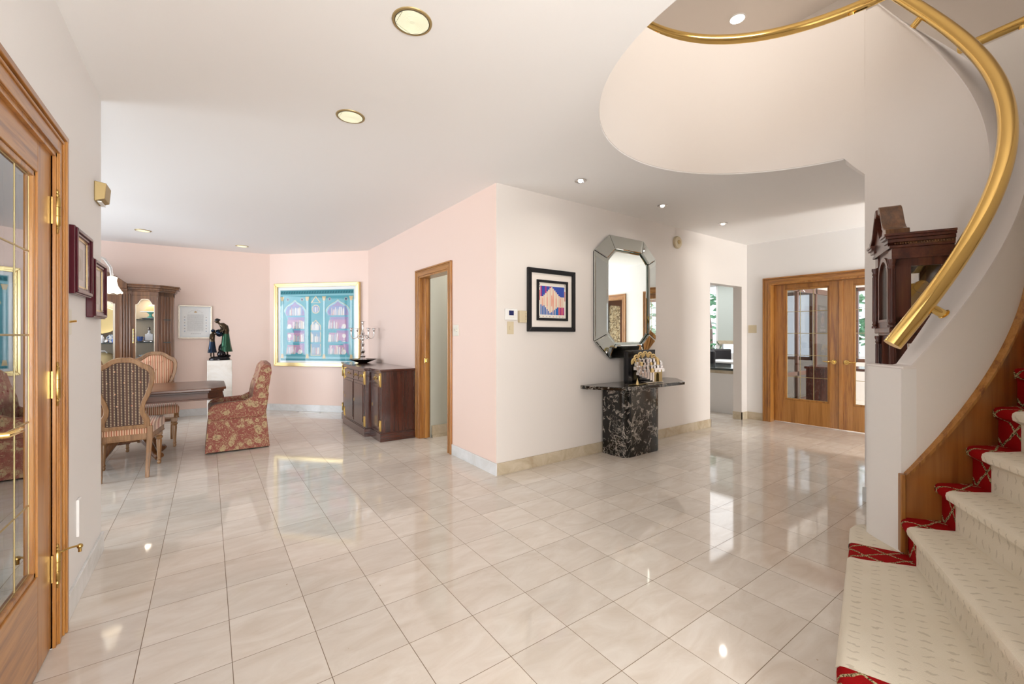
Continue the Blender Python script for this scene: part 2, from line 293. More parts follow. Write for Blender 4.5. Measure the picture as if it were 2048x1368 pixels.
# ------------------------------------------------------------------ mesh helpers
class MB:
    """collects shapes for ONE mesh object"""
    def __init__(s): s.v = []; s.f = []; s.uv = {}; s.col = []; s.sm = []
    def add(s, vs, fs, mat=None, smooth=False, col=None):
        k = len(s.v)
        for p in vs:
            p = Vector(p); s.v.append(mat @ p if mat else p)
        for f in fs: s.f.append([k + i for i in f]); s.sm.append(smooth); s.col.append(col)
        return s
    def box(s, x0, x1, y0, y1, z0, z1, mat=None, col=None):
        v = [(x0, y0, z0), (x1, y0, z0), (x1, y1, z0), (x0, y1, z0), (x0, y0, z1), (x1, y0, z1), (x1, y1, z1), (x0, y1, z1)]
        return s.add(v, [(3, 2, 1, 0), (4, 5, 6, 7), (0, 1, 5, 4), (1, 2, 6, 5), (2, 3, 7, 6), (3, 0, 4, 7)], mat, False, col)
    def prism(s, poly, z0, z1, mat=None, col=None, smooth=False):
        n = len(poly); v = [(p[0], p[1], z0) for p in poly] + [(p[0], p[1], z1) for p in poly]
        a = sum(poly[i][0] * poly[(i + 1) % n][1] - poly[(i + 1) % n][0] * poly[i][1] for i in range(n))
        f = [tuple(range(n - 1, -1, -1)), tuple(range(n, 2 * n))] + [(i, (i + 1) % n, n + (i + 1) % n, n + i) for i in range(n)]
        if a < 0: f = [tuple(reversed(q)) for q in f]
        s.add(v, f, mat, False, col)
        if smooth:
            for i in range(len(s.sm) - n, len(s.sm)): s.sm[i] = True
        return s
    def slab(s, poly, y0, y1, mat=None, col=None):
        """polygon in the x-z plane pushed along y"""
        m = Matrix(((1, 0, 0, 0), (0, 0, 1, 0), (0, 1, 0, 0), (0, 0, 0, 1)))
        n = len(poly); a = sum(poly[i][0] * poly[(i + 1) % n][1] - poly[(i + 1) % n][0] * poly[i][1] for i in range(n))
        pl = poly if a > 0 else poly[::-1]
        v = [(p[0], y0, p[1]) for p in pl] + [(p[0], y1, p[1]) for p in pl]
        f = [tuple(range(n)), tuple(range(2 * n - 1, n - 1, -1))] + [(i, n + i, n + (i + 1) % n, (i + 1) % n) for i in range(n)]
        return s.add(v, f, mat, False, col)
    def grid(s, rows, mat=None, closed=False, smooth=True, flip=False, col=None, cap=False):
        n = len(rows[0]); v = [p for r in rows for p in r]; f = []
        for i in range(len(rows) - 1):
            for j in range(n if closed else n - 1):
                q = (i * n + j, i * n + (j + 1) % n, (i + 1) * n + (j + 1) % n, (i + 1) * n + j)
                f.append(q[::-1] if flip else q)
        s.add(v, f, mat, smooth, col)
        if cap:
            k = len(s.v) - len(v); a = [k + j for j in range(n)]; b = [k + (len(rows) - 1) * n + j for j in range(n)]
            s.f += [a[::-1] if not flip else a, b if not flip else b[::-1]]; s.sm += [False, False]; s.col += [col, col]
        return s
    def lathe(s, prof, seg=24, mat=None, smooth=True, col=None, a0=0, a1=2 * PI):
        full = abs(a1 - a0 - 2 * PI) < 1e-6; m = seg if full else seg + 1
        rows = [[(r * math.cos(a0 + (a1 - a0) * j / seg), r * math.sin(a0 + (a1 - a0) * j / seg), z) for j in range(m)] for r, z in prof]
        return s.grid(rows, mat, full, smooth, False, col, cap=full)
    def tube(s, path, r, seg=10, mat=None, cap=True, smooth=True, col=None):
        P = [Vector(p) for p in path]; rows = []; up = None
        for i, p in enumerate(P):
            t = (P[min(i + 1, len(P) - 1)] - P[max(i - 1, 0)]).normalized()
            if up is None:
                up = Vector((0, 0, 1)) if abs(t.z) < 0.9 else Vector((1, 0, 0))
            a = (up - t * up.dot(t)).normalized(); b = t.cross(a); up = a
            rr = r[i] if isinstance(r, (list, tuple)) else r
            rows.append([p + (a * math.cos(2 * PI * j / seg) + b * math.sin(2 * PI * j / seg)) * rr for j in range(seg)])
        return s.grid(rows, mat, True, smooth, False, col, cap)
    def ball(s, c, r, seg=14, mat=None, sq=(1, 1, 1), col=None):
        rows = []
        for i in range(1, seg // 2 + 1):
            a = PI * (i - 0.5) / (seg // 2) - PI / 2
            rows.append([(c[0] + r * sq[0] * math.cos(a) * math.cos(2 * PI * j / seg), c[1] + r * sq[1] * math.cos(a) * math.sin(2 * PI * j / seg), c[2] + r * sq[2] * math.sin(a)) for j in range(seg)])
        return s.grid(rows, mat, True, True, False, col, True)
    def build(s, name, mat, parent=None, bevel=0, bseg=2, mw=None):
        me = bpy.data.meshes.new(name); me.from_pydata([tuple(p) for p in s.v], [], s.f)
        me.polygons.foreach_set('use_smooth', s.sm)
        me.materials.append(M[mat] if isinstance(mat, str) else mat)
        if any(c is not None for c in s.col):
            ca = me.color_attributes.new('Col', 'FLOAT_COLOR', 'CORNER'); k = 0
            for p, c in zip(me.polygons, s.col):
                for _ in p.loop_indices: ca.data[k].color = C4(c or (1, 1, 1)); k += 1
        if any(s.sm): me.set_sharp_from_angle(angle=R(42))
        me.update()
        o = bpy.data.objects.new(name, me); COL.objects.link(o)
        if parent is not None: o.parent = parent
        if mw is not None: o.matrix_world = mw
        if bevel:
            b = o.modifiers.new('bevel', 'BEVEL'); b.width = bevel; b.segments = bseg; b.limit_method = 'ANGLE'; b.angle_limit = R(35)
        return o
def frame(origin, u):
    """local axes of something seen from the room: x to the right, y into the wall, z up"""
    ux = Vector((u[0], u[1], 0)).normalized(); y = Vector((0, 0, 1)).cross(ux)
    m = Matrix.Identity(4)
    for i in range(3): m[i][0] = ux[i]; m[i][1] = y[i]; m[i][2] = (0, 0, 1)[i]; m[i][3] = origin[i]
    return m
def tag(o, label, cat, group=None, kind=None):
    o['label'] = label; o['category'] = cat
    if group: o['group'] = group
    if kind: o['kind'] = kind
    return o
def thing(name, label, cat, loc=(0, 0, 0), rz=0, group=None, mw=None):
    o = bpy.data.objects.new(name, None); COL.objects.link(o); o.empty_display_size = 0.1
    if mw is not None: o.matrix_world = mw
    else: o.location = loc; o.rotation_euler = (0, 0, rz)
    return tag(o, label, cat, group)
def struct(name, mb, mat, **k):
    o = mb.build(name, mat, **k); o['kind'] = 'structure'; return o
def copy_tree(o, parent=None):
    c = o.copy(); COL.objects.link(c)
    if parent is not None: c.parent = parent
    for ch in [x for x in bpy.data.objects if x.parent == o]: copy_tree(ch, c)
    return c
def wallbox(P, Q, thick, z0, z1, holes=()):
    """wall whose room face runs P->Q (room on the right-hand side looking from P to Q ... thickness goes to the left)"""
    P = Vector((P[0], P[1])); Q = Vector((Q[0], Q[1])); L = (Q - P).length; u = (Q - P) / L
    m = frame((P.x, P.y, 0), (u.x, u.y)); mb = MB()
    xs = sorted({0, L, *[h[0] for h in holes], *[h[1] for h in holes]}); zs = sorted({z0, z1, *[h[2] for h in holes], *[h[3] for h in holes]})
    for a, b in zip(xs, xs[1:]):
        for c, d in zip(zs, zs[1:]):
            if any(h[0] <= (a + b) / 2 <= h[1] and h[2] <= (c + d) / 2 <= h[3] for h in holes): continue
            mb.box(a, b, 0, thick, c, d, m)
    return mb

# ================================================================== THE SETTING
def in_frame_ring(n=60): pass
SX, SY, SRO, STH, SK = 3.512, 1.029, 0.7785, 0.133, 1.069     # stair inner wall: centre, radius, thickness, rise per radian
CX0, CY0, CR = 2.88, 0.918, 1.288                              # round opening in the ceiling
RISE = 0.187
TH0 = R(209.118)
def capz(t): return max(1.130, 1.022 + SK * (t - TH0)) if t < R(359.2) else 3.82
def spt(t, r): return (SX + r * math.cos(t), SY + r * math.sin(t))
def cpt(a, r): return (CX0 + r * math.cos(R(a)), CY0 + r * math.sin(R(a)))
def step_in(k): return spt(R(214.2 + 10.1 * (k - 2)), SRO)
def step_dir(k):
    a = 205.7 + 5.3 * min(k - 2, 3) + 11.7 * max(k - 5, 0)
    return (math.cos(R(a)), math.sin(R(a)))
SW = 1.26
def step_out(k, w=SW): i, d = step_in(k), step_dir(k); return (i[0] + d[0] * w, i[1] + d[1] * w)

# floor
mb = MB(); mb.box(-4.2, 12.5, -3.0, 9.6, -0.12, 0.0); struct('floor', mb, 'floor')
# ceiling / upper floor slab with the round stair opening
hole = [cpt(a, CR + 0.004) for a in range(14, 191, 4)] + [(1.56, 0.30)] + [step_out(k, SW + 0.13) for k in range(2, 17)] + [(5.66, 1.226)]
outer = [(-4.2, -3.0), (12.5, -3.0), (12.5, 9.6), (-4.2, 9.6)]
tris = tessellate_polygon([[Vector((x, y, 0)) for x, y in outer], [Vector((x, y, 0)) for x, y in hole]])
allp = outer + hole; n = len(allp); mb = MB()
mb.add([(x, y, ZC) for x, y in allp], [t for t in tris]); mb.add([(x, y, ZC + 0.30) for x, y in allp], [t for t in tris])
nh = len(hole); mb.add([(x, y, ZC) for x, y in hole] + [(x, y, ZC + 0.30) for x, y in hole], [(i, (i + 1) % nh, nh + (i + 1) % nh, nh + i) for i in range(nh)])
struct('ceiling', mb, 'ceiling_white')

HOLE_L = [(3.2, 4.72, 0, 2.04)]
struct('wall_left', wallbox((-0.52, -2.2), (-0.52, 3.50), 0.15, 0, ZC, HOLE_L), 'clean_white')
struct('wall_dining_back', wallbox((-3.6, 8.85), (0.87, 8.43), 0.15, 0, ZC), 'dining_pink')
struct('wall_dining_corner', wallbox((0.87, 8.43), (2.155, 7.10), 0.15, 0, ZC), 'dining_pink')
DA, DB = 2.083, 2.885
struct('wall_dining_right', wallbox((2.155, 7.10), (2.155, 3.268), 0.13, 0, ZC, [(DA, DB, 0, 2.02)]), 'dining_pink')
struct('wall_hall', wallbox((2.1556, 3.265), (6.81, 3.265), 0.13, 0, ZC, [(3.604, 4.492, 0, 2.032)]), 'hall_white')
UC = Vector((0.052, -0.99865)); WC0 = Vector((6.81, 3.265))
def wc(s, d=0.0): return (WC0.x + UC.x * s - UC.y * d, WC0.y + UC.y * s + UC.x * d)
struct('wall_hall_end', wallbox((6.81, 3.265), wc(5.5), 0.16, 0, ZC, [(0.318, 2.005, 0, 2.055), (2.62, 3.42, 0, 2.055)]), 'clean_white')
struct('wall_dining_left', wallbox((-3.6, 3.65), (-3.6, 8.9), 0.13, 0, ZC, [(0.6, 4.4, 0.45, 2.40)]), 'clean_white')
struct('wall_dining_near', wallbox((-0.67, 3.50), (-3.7, 3.50), 0.13, 0, ZC), 'clean_white')
struct('wall_front', wallbox((1.85, -2.2), (-0.7, -2.2), 0.13, 0, ZC, [(0.35, 2.25, 0.05, 2.45)]), 'clean_white')
struct('wall_foyer_right', wallbox((1.78, 0.0), (1.78, -2.3), 0.12, 0, ZC), 'hall_white')
struct('wall_side_hall', wallbox((7.2, -2.2), (5.6, -2.2), 0.13, 0, ZC, [(0.35, 1.45, 0.15, 2.45)]), 'clean_white')
# room behind the glazed door on the left
struct('wall_den', wallbox((-2.6, 0.6), (-2.6, 3.35), 0.12, 0, ZC), 'clean_white')
struct('wall_den_near', wallbox((-0.67, 0.6), (-2.7, 0.6), 0.12, 0, ZC), 'clean_white')
# pantry room
struct('wall_pantry_left', wallbox((2.285, 4.975), (3.7, 4.975), 0.1, 0, ZC), 'pantry_grey')
struct('wall_pantry_back', wallbox((3.6, 5.0), (3.6, 3.395), 0.1, 0, ZC), 'pantry_grey')
mb = MB(); mb.box(2.30, 3.6, 4.955, 4.975, 0, 0.15); mb.box(2.30, 3.6, 4.945, 4.975, 0, 0.035); struct('baseboard_pantry', mb, 'base_marble')
# kitchen / study shell
KX = 10.6
struct('wall_window_side', wallbox((KX, 8.2), (KX, -2.3), 0.15, 0, ZC, [(0.5, 2.38, 0.35, 2.60), (2.44, 4.40, 0.80, 2.58), (5.2, 8.9, 0.75, 2.25)]), 'clean_white')
struct('wall_kitchen_far', wallbox((4.0, 8.2), (KX, 8.2), 0.15, 0, ZC), 'clean_white')
struct('wall_kitchen_left', wallbox((4.2, 3.4), (4.2, 8.2), 0.12, 0, ZC), 'clean_white')
struct('wall_study_near', wallbox((KX, -2.0), (7.0, -2.0), 0.12, 0, ZC, [(0.95, 1.95, 0.75, 2.0)]), 'dark_wood_plain')
mb = MB(); mb.box(6.985, 7.10, 3.395, 8.2, 0, 0.655); struct('wall_kitchen_half', mb, 'clean_white')
# wooden glazed partition between study and kitchen
t = thing('glazed_partition', 'brown wooden screen of tall narrow panes behind the oak double doors', 'partition', (7.1, 3.36, 0))
for i in range(5):
    x = 0.02 + i * 0.86; MB().box(x, x + 0.05, -0.03, 0.03, 0, ZC).build('post', 'dark_wood_plain', t)
mb = MB(); mb.box(0, 3.5, -0.03, 0.03, 2.1, 2.2).box(0, 3.5, -0.03, 0.03, 0, 0.12).box(0, 3.5, -0.03, 0.03, 0.55, 0.62); mb.build('rail', 'dark_wood_plain', t)
MB().box(0.05, 3.48, -0.004, 0.004, 0.12, 2.1).build('pane', 'glass', t)
MB().box(0, 3.5, -0.03, 0.03, 2.2, ZC).build('header', 'clean_white', t)

# curved stair wall around the clock nook, its sloping cap, and the round gallery wall
mb = MB(); rin, rout = [], []; NS = 64; T0, T1 = R(214.0), R(366.5)
ri, ro = SRO - STH, SRO; rows = []
for i in range(NS + 1):
    t = T0 + (T1 - T0) * i / NS; z = capz(t)
    a, b = spt(t, ri), spt(t, ro)
    rows.append([(a[0], a[1], 0), (b[0], b[1], 0), (b[0], b[1], z - 0.012), (a[0], a[1], z - 0.012)])
mb.grid(rows, None, True, True, cap=True)
struct('wall_stair_nook', mb, 'well_cream')
# newel block at the foot of the stair wall
ne = [(2.868, 0.575), (3.005, 0.725), (3.030, 0.765), (3.036, 0.800), (3.020, 0.815)]
nb = [spt(R(212.5), SRO), (2.895, 0.660), (2.945, 0.724), (2.975, 0.760), (2.990, 0.776), (3.003, 0.787), (3.018, 0.794), (3.034, 0.797), (3.050, 0.794), (3.064, 0.786), (3.074, 0.773), spt(R(215.5), SRO - STH - 0.05), spt(R(221), SRO - 0.06), spt(R(217), SRO + 0.0006), spt(R(214.8), SRO + 0.0006)]
mb = MB(); mb.prism(nb, 0.15, 1.118, smooth=True); struct('trim_1', mb, 'clean_white')
mb = MB(); mb.prism(nb, 1.118, 1.130); struct('trim_2', mb, 'cap_white', bevel=0.004)
mb = MB(); rows = []
for i in range(NS + 1):
    t = R(213) + (R(359.2) - R(213)) * i / NS; z = capz(t) if t > R(215) else 1.130
    a, b = spt(t, ri - 0.004), spt(t, ro + 0.004)
    rows.append([(a[0], a[1], z - 0.014), (b[0], b[1], z - 0.014), (b[0], b[1], z), (a[0], a[1], z)])
mb.grid(rows, None, True, True, cap=True); struct('trim_3', mb, 'cap_white')
mb = MB(); rows = []
for a in [8 + i * 3 for i in range(62)]:
    p, q = cpt(a, CR), cpt(a, CR + STH)
    zb = ZC + 0.01 if a >= 14 else ZC - 0.155 * (14 - a) / 6
    rows.append([(p[0], p[1], zb), (q[0], q[1], zb), (q[0], q[1], 3.82), (p[0], p[1], 3.82)])
mb.grid(rows, None, True, True, cap=True, flip=True); struct('wall_gallery_round', mb, 'well_cream')
# header closing the opening over the hall
struct('wall_gallery_straight', wallbox((5.62, 1.226), (4.22, 1.226), 0.13, ZC + 0.01, 3.82), 'clean_white')
struct('wall_under_stair', wallbox((5.55, 1.085), (4.24, 1.085), 0.10, 0, ZC), 'clean_white')
mb = MB(); rows = []
for k in range(2, 17):
    p, q = step_out(k, SW + 0.02), step_out(k, SW + 0.15)
    rows.append([(p[0], p[1], 0), (q[0], q[1], 0), (q[0], q[1], 3.82), (p[0], p[1], 3.82)])
p, q = (5.55, 1.226), (5.68, 1.226); rows.append([(p[0], p[1], 0), (q[0], q[1], 0), (q[0], q[1], 3.82), (p[0], p[1], 3.82)])
mb.grid(rows, None, True, False, cap=True, flip=True); struct('wall_stair_outer', mb, 'clean_white')
# upper storey
struct('wall_upper_right', wallbox((6.3, 4.4), (6.3, -2.3), 0.12, 2.99, 5.4), 'hall_white')
struct('wall_upper_back', wallbox((-0.9, 4.4), (6.3, 4.4), 0.12, 2.99, 5.4), 'hall_white')
struct('wall_upper_left', wallbox((-0.9, -2.3), (-0.9, 4.4), 0.12, 2.99, 5.4), 'hall_white')
struct('wall_upper_front', wallbox((6.3, -2.2), (-0.9, -2.2), 0.12, 2.6, 5.4, [(2.6, 5.6, 3.35, 5.1)]), 'hall_white')
mb = MB(); mb.box(-1.1, 6.5, -2.4, 4.6, 5.4, 5.5); struct('ceiling_upper', mb, 'hall_white')

# baseboards (marble)
def bboard(name, P, Q, m, s0=0, s1=None, h=0.112):
    P = Vector(P); Q = Vector(Q); L = (Q - P).length; u = (Q - P) / L; mb = MB()
    mb.box(s0, (L if s1 is None else s1), -0.012, 0.0, 0, h, frame((P.x, P.y, 0), u)); return struct(name, mb, m, bevel=0.002)
bboard('baseboard_left', (-0.52, -2.2), (-0.52, 3.51), 'base_white', 4.85)
bboard('baseboard_dining_back', (-3.6, 8.85), (0.87, 8.43), 'base_white')
bboard('baseboard_dining_corner', (0.87, 8.43), (2.155, 7.10), 'base_white')
bboard('baseboard_dining_right', (2.155, 7.10), (2.155, 3.253), 'base_white', 2.97)
bboard('baseboard_dining_far', (2.155, 7.10), (2.155, 3.253), 'base_white', 0, 1.995)
bboard('baseboard_hall', (2.155, 3.265), (6.86, 3.265), 'base_marble', 0, 3.615)
mb = MB(); mb.box(5.758, 5.77, 3.253, 3.395, 0, 0.112); mb.box(6.636, 6.648, 3.253, 3.395, 0, 0.112); mb.box(6.636, 6.80, 3.253, 3.265, 0, 0.112); struct('baseboard_hall_opening', mb, 'base_marble')
bboard('baseboard_hall_end', (6.81, 3.265), wc(5.5), 'base_marble', 0, 0.232)
bboard('baseboard_hall_middle', (6.81, 3.265), wc(5.5), 'base_marble', 2.09, 2.535)
mb = MB(); rows = []
for i in range(8):
    t = R(366.5) - R(6) * i; a, b = spt(t, ri - 0.012), spt(t, ri)
    rows.append([(a[0], a[1], 0), (b[0], b[1], 0), (b[0], b[1], 0.112), (a[0], a[1], 0.112)])
mb.grid(rows, None, True, True, cap=True, flip=True)
e1, e2 = spt(R(366.5), ri - 0.012), spt(R(366.5), ro); mb.prism([e1, e2, (e2[0] - 0.0, e2[1] + 0.013), (e1[0] - 0.0, e1[1] + 0.013)], 0, 0.112)
struct('baseboard_stair', mb, 'base_white')

# ------------------------------------------------------------------ oak casings
def casing(name, P, u, s0, s1, zt, wdt=0.085, depth=0.15, mats=('oak', 'oak_y'), jamb=True, stop=True):
    """door trim: two uprights and a head, stepped mouldings, plus the jamb lining"""
    m = frame((P[0], P[1], 0), u)
    root = bpy.data.objects.new(name, None); COL.objects.link(root); root['kind'] = 'structure'
    for sgn, a in ((-1, s0), (1, s1)):
        mb = MB(); o0, o1 = (a - wdt, a) if sgn < 0 else (a, a + wdt)
        mb.box(o0, o1, -0.014, 0, 0, zt + wdt, m)
        for f0, f1, d in ((0.0, 0.22, 0.026), (0.30, 0.40, 0.020), (0.84, 1.0, 0.019)):
            if sgn < 0: mb.box(o0 + wdt * f0, o0 + wdt * f1, -d, -0.013, 0, zt + wdt * (1 - f0), m)
            else: mb.box(o1 - wdt * f1, o1 - wdt * f0, -d, -0.013, 0, zt + wdt * (1 - f0), m)
        mb.build('upright', mats[0], root, bevel=0.003)
    mb = MB(); mb.box(s0, s1, -0.014, 0, zt, zt + wdt, m)
    for f0, f1, d in ((0.0, 0.22, 0.026), (0.30, 0.40, 0.020), (0.84, 1.0, 0.019)):
        mb.box(s0 - wdt * (1 - f0), s1 + wdt * (1 - f0), -d - 0.0006, -0.013, zt + wdt * (1 - f1), zt + wdt * (1 - f0), m)
    mb.build('head', mats[1], root, bevel=0.003)
    if jamb:
        mb = MB(); mb.box(s0 - 0.001, s0 + 0.02, -0.01, depth, 0, zt, m); mb.box(s1 - 0.02, s1 + 0.001, -0.01, depth, 0, zt, m); mb.box(s0, s1, -0.01, depth, zt - 0.02, zt + 0.001, m)
        mb.build('jamb', mats[0], root, bevel=0.002)
    if stop:
        mb = MB(); mb.box(s0 + 0.02, s0 + 0.034, 0.06, 0.095, 0, zt - 0.02, m); mb.box(s1 - 0.034, s1 - 0.02, 0.06, 0.095, 0, zt - 0.02, m)
        mb.build('door_stop', mats[0], root, bevel=0.002)
    return root
casing('trim_4', (2.155, 7.10), (0, -1), DA, DB, 2.02, 0.082, 0.13)
casing('trim_5', (-0.52, -2.2), (0, 1), 3.2, 4.74, 2.045, 0.100, 0.15, stop=False)
casing('trim_6', WC0, UC, 0.318, 2.005, 2.058, 0.085, 0.16, stop=False)
casing('trim_7', WC0, UC, 2.62, 3.42, 2.058, 0.082, 0.16)
# pocket door leaf edge in the dining-side doorway
mb = MB(); m = frame((2.155, 7.10, 0), (0, -1))
d1 = bpy.data.objects.new('door_1', None); COL.objects.link(d1); d1['kind'] = 'structure'
MB().box(DA + 0.0, DA + 0.075, 0.045, 0.080, 0.01, 2.0, m).build('leaf', 'oak', d1, bevel=0.002)
mb = MB(); mb.box(DA + 0.05, DA + 0.077, 0.038, 0.087, 0.945, 1.005, m); mb.box(DA + 0.077, DA + 0.092, 0.052, 0.073, 0.958, 0.992, m); mb.build('latch', 'brass', d1, bevel=0.002)

# ------------------------------------------------------------------ glazed doors
def glazed_leaf(root, m, x0, x1, z0, z1, gx0, gx1, gz0, gz1, nx, nz, mats, glassmat, y0=0.0, y1=0.042, knob=None, xs=None, zs=None):
    """stiles, rails, panes, brass cames"""
    MB().box(x0, gx0, y0, y1, z0, z1, m).build('stile', mats[0], root, bevel=0.002)
    MB().box(gx1, x1, y0, y1, z0, z1, m).build('stile', mats[0], root, bevel=0.002)
    MB().box(gx0, gx1, y0, y1, gz1, z1, m).build('top_rail', mats[1], root, bevel=0.002)
    MB().box(gx0, gx1, y0, y1, z0, gz0, m).build('bottom_rail', mats[1], root, bevel=0.002)
    e = 0.022
    mb = MB()
    mb.box(gx0, gx0 + e, y0 + 0.006, y1 - 0.006, gz0, gz1, m).box(gx1 - e, gx1, y0 + 0.006, y1 - 0.006, gz0, gz1, m)
    mb.box(gx0, gx1, y0 + 0.006, y1 - 0.006, gz0, gz0 + e, m).box(gx0, gx1, y0 + 0.006, y1 - 0.006, gz1 - e, gz1, m)
    mb.build('glazing_bead', mats[0], root, bevel=0.004)
    yc = (y0 + y1) / 2; a, b, c, d = gx0 + e, gx1 - e, gz0 + e, gz1 - e
    MB().box(a, b, yc - 0.002, yc + 0.002, c, d, m).build('glass', glassmat, root)
    mb = MB(); t = 0.0036
    xs = xs or [a + (b - a) * i / nx for i in range(nx + 1)]; zs = zs or [c + (d - c) * i / nz for i in range(nz + 1)]
    for x in xs: mb.box(x - t, x + t, yc - 0.004, yc + 0.004, c, d, m)
    for z in zs: mb.box(a, b, yc - 0.0038, yc + 0.0038, z - t, z + t, m)
    mb.build('brass_came', 'brass_pale', root, bevel=0.002)
# left: french door, hinged at the right-hand side
m = frame((-0.52, -2.2, 0), (0, 1))
d2 = bpy.data.objects.new('door_2', None); COL.objects.link(d2); d2['kind'] = 'structure'
glazed_leaf(d2, m, 3.98, 4.722, 0.008, 2.043, 4.10, 4.555, 0.375, 1.905, 3, 6, ('oak', 'oak_y'), 'glass_door', 0.004, 0.046,
            xs=[4.122, 4.245, 4.39, 4.533], zs=[0.397, 0.655, 0.965, 1.289, 1.60, 1.883])
glazed_leaf(d2, m, 3.205, 3.975, 0.008, 2.035, 3.325, 3.855, 0.375, 1.905, 3, 6, ('oak', 'oak_y'), 'glass_door', 0.004, 0.046)
for hz in (1.80, 1.085, 0.33):
    mb = MB(); hx = 4.733
    prof = [(0.0, -0.092), (0.003, -0.088), (0.004, -0.075), (0.008, -0.070), (0.005, -0.062), (0.0105, -0.056), (0.0105, -0.020), (0.0085, -0.019), (0.0105, -0.018), (0.0105, 0.018), (0.0085, 0.019), (0.0105, 0.020), (0.0105, 0.056), (0.005, 0.062), (0.008, 0.070), (0.004, 0.076), (0.006, 0.083), (0.0, 0.094)]
    mb.lathe(prof, 14, m @ Matrix.Translation((hx, -0.012, hz))); mb.box(hx - 0.022, hx + 0.022, -0.004, 0.002, hz - 0.055, hz + 0.055, m)
    mb.build('hinge', 'brass_dull', d2)
mb = MB(); mb.tube([m @ Vector(p) for p in ((4.737, -0.02, 0.385), (4.750, -0.045, 0.39), (4.775, -0.058, 0.383), (4.79, -0.066, 0.38))], 0.004, 8)
mb.ball(tuple(m @ Vector((4.793, -0.068, 0.374))), 0.011, 10); mb.tube([m @ Vector((4.793, -0.068, 0.38)), m @ Vector((4.793, -0.068, 0.35))], 0.006, 8); mb.build('door_bumper', 'brass_dull', d2)
mb = MB(); mb.box(4.02, 4.06, -0.004, 0.004, 0.90, 1.08, m); mb.tube([m @ Vector(p) for p in ((4.04, 0, 1.0), (4.04, -0.05, 1.0), (4.10, -0.055, 1.0), (4.15, -0.05, 0.995))], 0.009, 10); mb.build('handle', 'brass', d2)
# oak double doors at the end of the hall
d3 = bpy.data.objects.new('door_3', None); COL.objects.link(d3); d3['kind'] = 'structure'
mC = frame((WC0.x, WC0.y, 0), UC)
yd = 0.115
glazed_leaf(d3, mC, 0.340, 1.160, 0.012, 2.036, 0.487, 1.030, 0.345, 1.975, 3, 5, ('oak', 'oak_flat'), 'glass', yd, yd + 0.042)
glazed_leaf(d3, mC, 1.164, 1.984, 0.012, 2.036, 1.294, 1.837, 0.345, 1.975, 3, 5, ('oak', 'oak_flat'), 'glass', yd, yd + 0.042)
MB().box(1.140, 1.185, yd - 0.014, yd + 0.002, 0.012, 2.036, mC).build('astragal', 'oak', d3, bevel=0.004)
for hx, s in ((1.085, -1), (1.225, 1)):
    mb = MB(); mr = mC @ Matrix.Translation((hx, yd, 0.925)) @ Matrix.Rotation(R(90), 4, 'X')
    mb.lathe([(0.0, 0.0), (0.032, 0.0), (0.031, 0.008), (0.014, 0.014), (0.011, 0.045), (0.0, 0.047)], 20, mr)
    pth = [mC @ Vector((hx, yd - 0.042, 0.925)), mC @ Vector((hx + s * 0.03, yd - 0.05, 0.932)), mC @ Vector((hx + s * 0.07, yd - 0.05, 0.925)), mC @ Vector((hx + s * 0.115, yd - 0.046, 0.932))]
    mb.tube(pth, [0.011, 0.010, 0.008, 0.005], 10); mb.build('handle', 'brass', d3)

# windows
def window(name, P, u, s0, s1, z0, z1, nx, mat='clean_white', nz=1, fw=0.05):
    m = frame((P[0], P[1], 0), u); root = bpy.data.objects.new(name, None); COL.objects.link(root); root['kind'] = 'structure'
    mb = MB(); mb.box(s0, s0 + fw, 0.03, 0.11, z0, z1, m).box(s1 - fw, s1, 0.03, 0.11, z0, z1, m).box(s0, s1, 0.03, 0.11, z0, z0 + fw, m).box(s0, s1, 0.03, 0.11, z1 - fw, z1, m)
    for i in range(1, nx): x = s0 + (s1 - s0) * i / nx; mb.box(x - fw / 2, x + fw / 2, 0.035, 0.105, z0, z1, m)
    for i in range(1, nz): z = z0 + (z1 - z0) * i / nz; mb.box(s0, s1, 0.05, 0.09, z - 0.015, z + 0.015, m)
    mb.build('window_frame', mat, root, bevel=0.003)
    MB().box(s0 + 0.01, s1 - 0.01, 0.068, 0.072, z0 + 0.01, z1 - 0.01, m).build('window_pane', 'glass', root); return root
window('window_1', (-3.6, 3.65), (0, 1), 0.6, 4.4, 0.45, 2.40, 4)
window('added_window_front', (1.85, -2.2), (-1, 0), 0.35, 2.25, 0.05, 2.45, 3)  # unseen opening added to go with the front fill
window('added_window_upper', (6.3, -2.2), (-1, 0), 2.6, 5.6, 3.35, 5.1, 4)  # invented opening, put in to let the peach fill reach the gallery
window('added_window_side_hall', (7.2, -2.2), (-1, 0), 0.35, 1.45, 0.15, 2.45, 2)  # unseen opening added for the side hall fill
window('window_4', (KX, 8.2), (0, -1), 0.5, 2.38, 0.35, 2.60, 1)
window('window_5', (KX, 8.2), (0, -1), 2.44, 4.40, 0.80, 2.58, 2)
window('window_6', (KX, 8.2), (0, -1), 5.2, 8.9, 0.75, 2.25, 4, 'dark_wood_plain', 1, 0.07)
window('window_7', (KX, -2.0), (-1, 0), 0.95, 1.95, 0.75, 2.0, 1, 'dark_wood_plain', 1, 0.06)

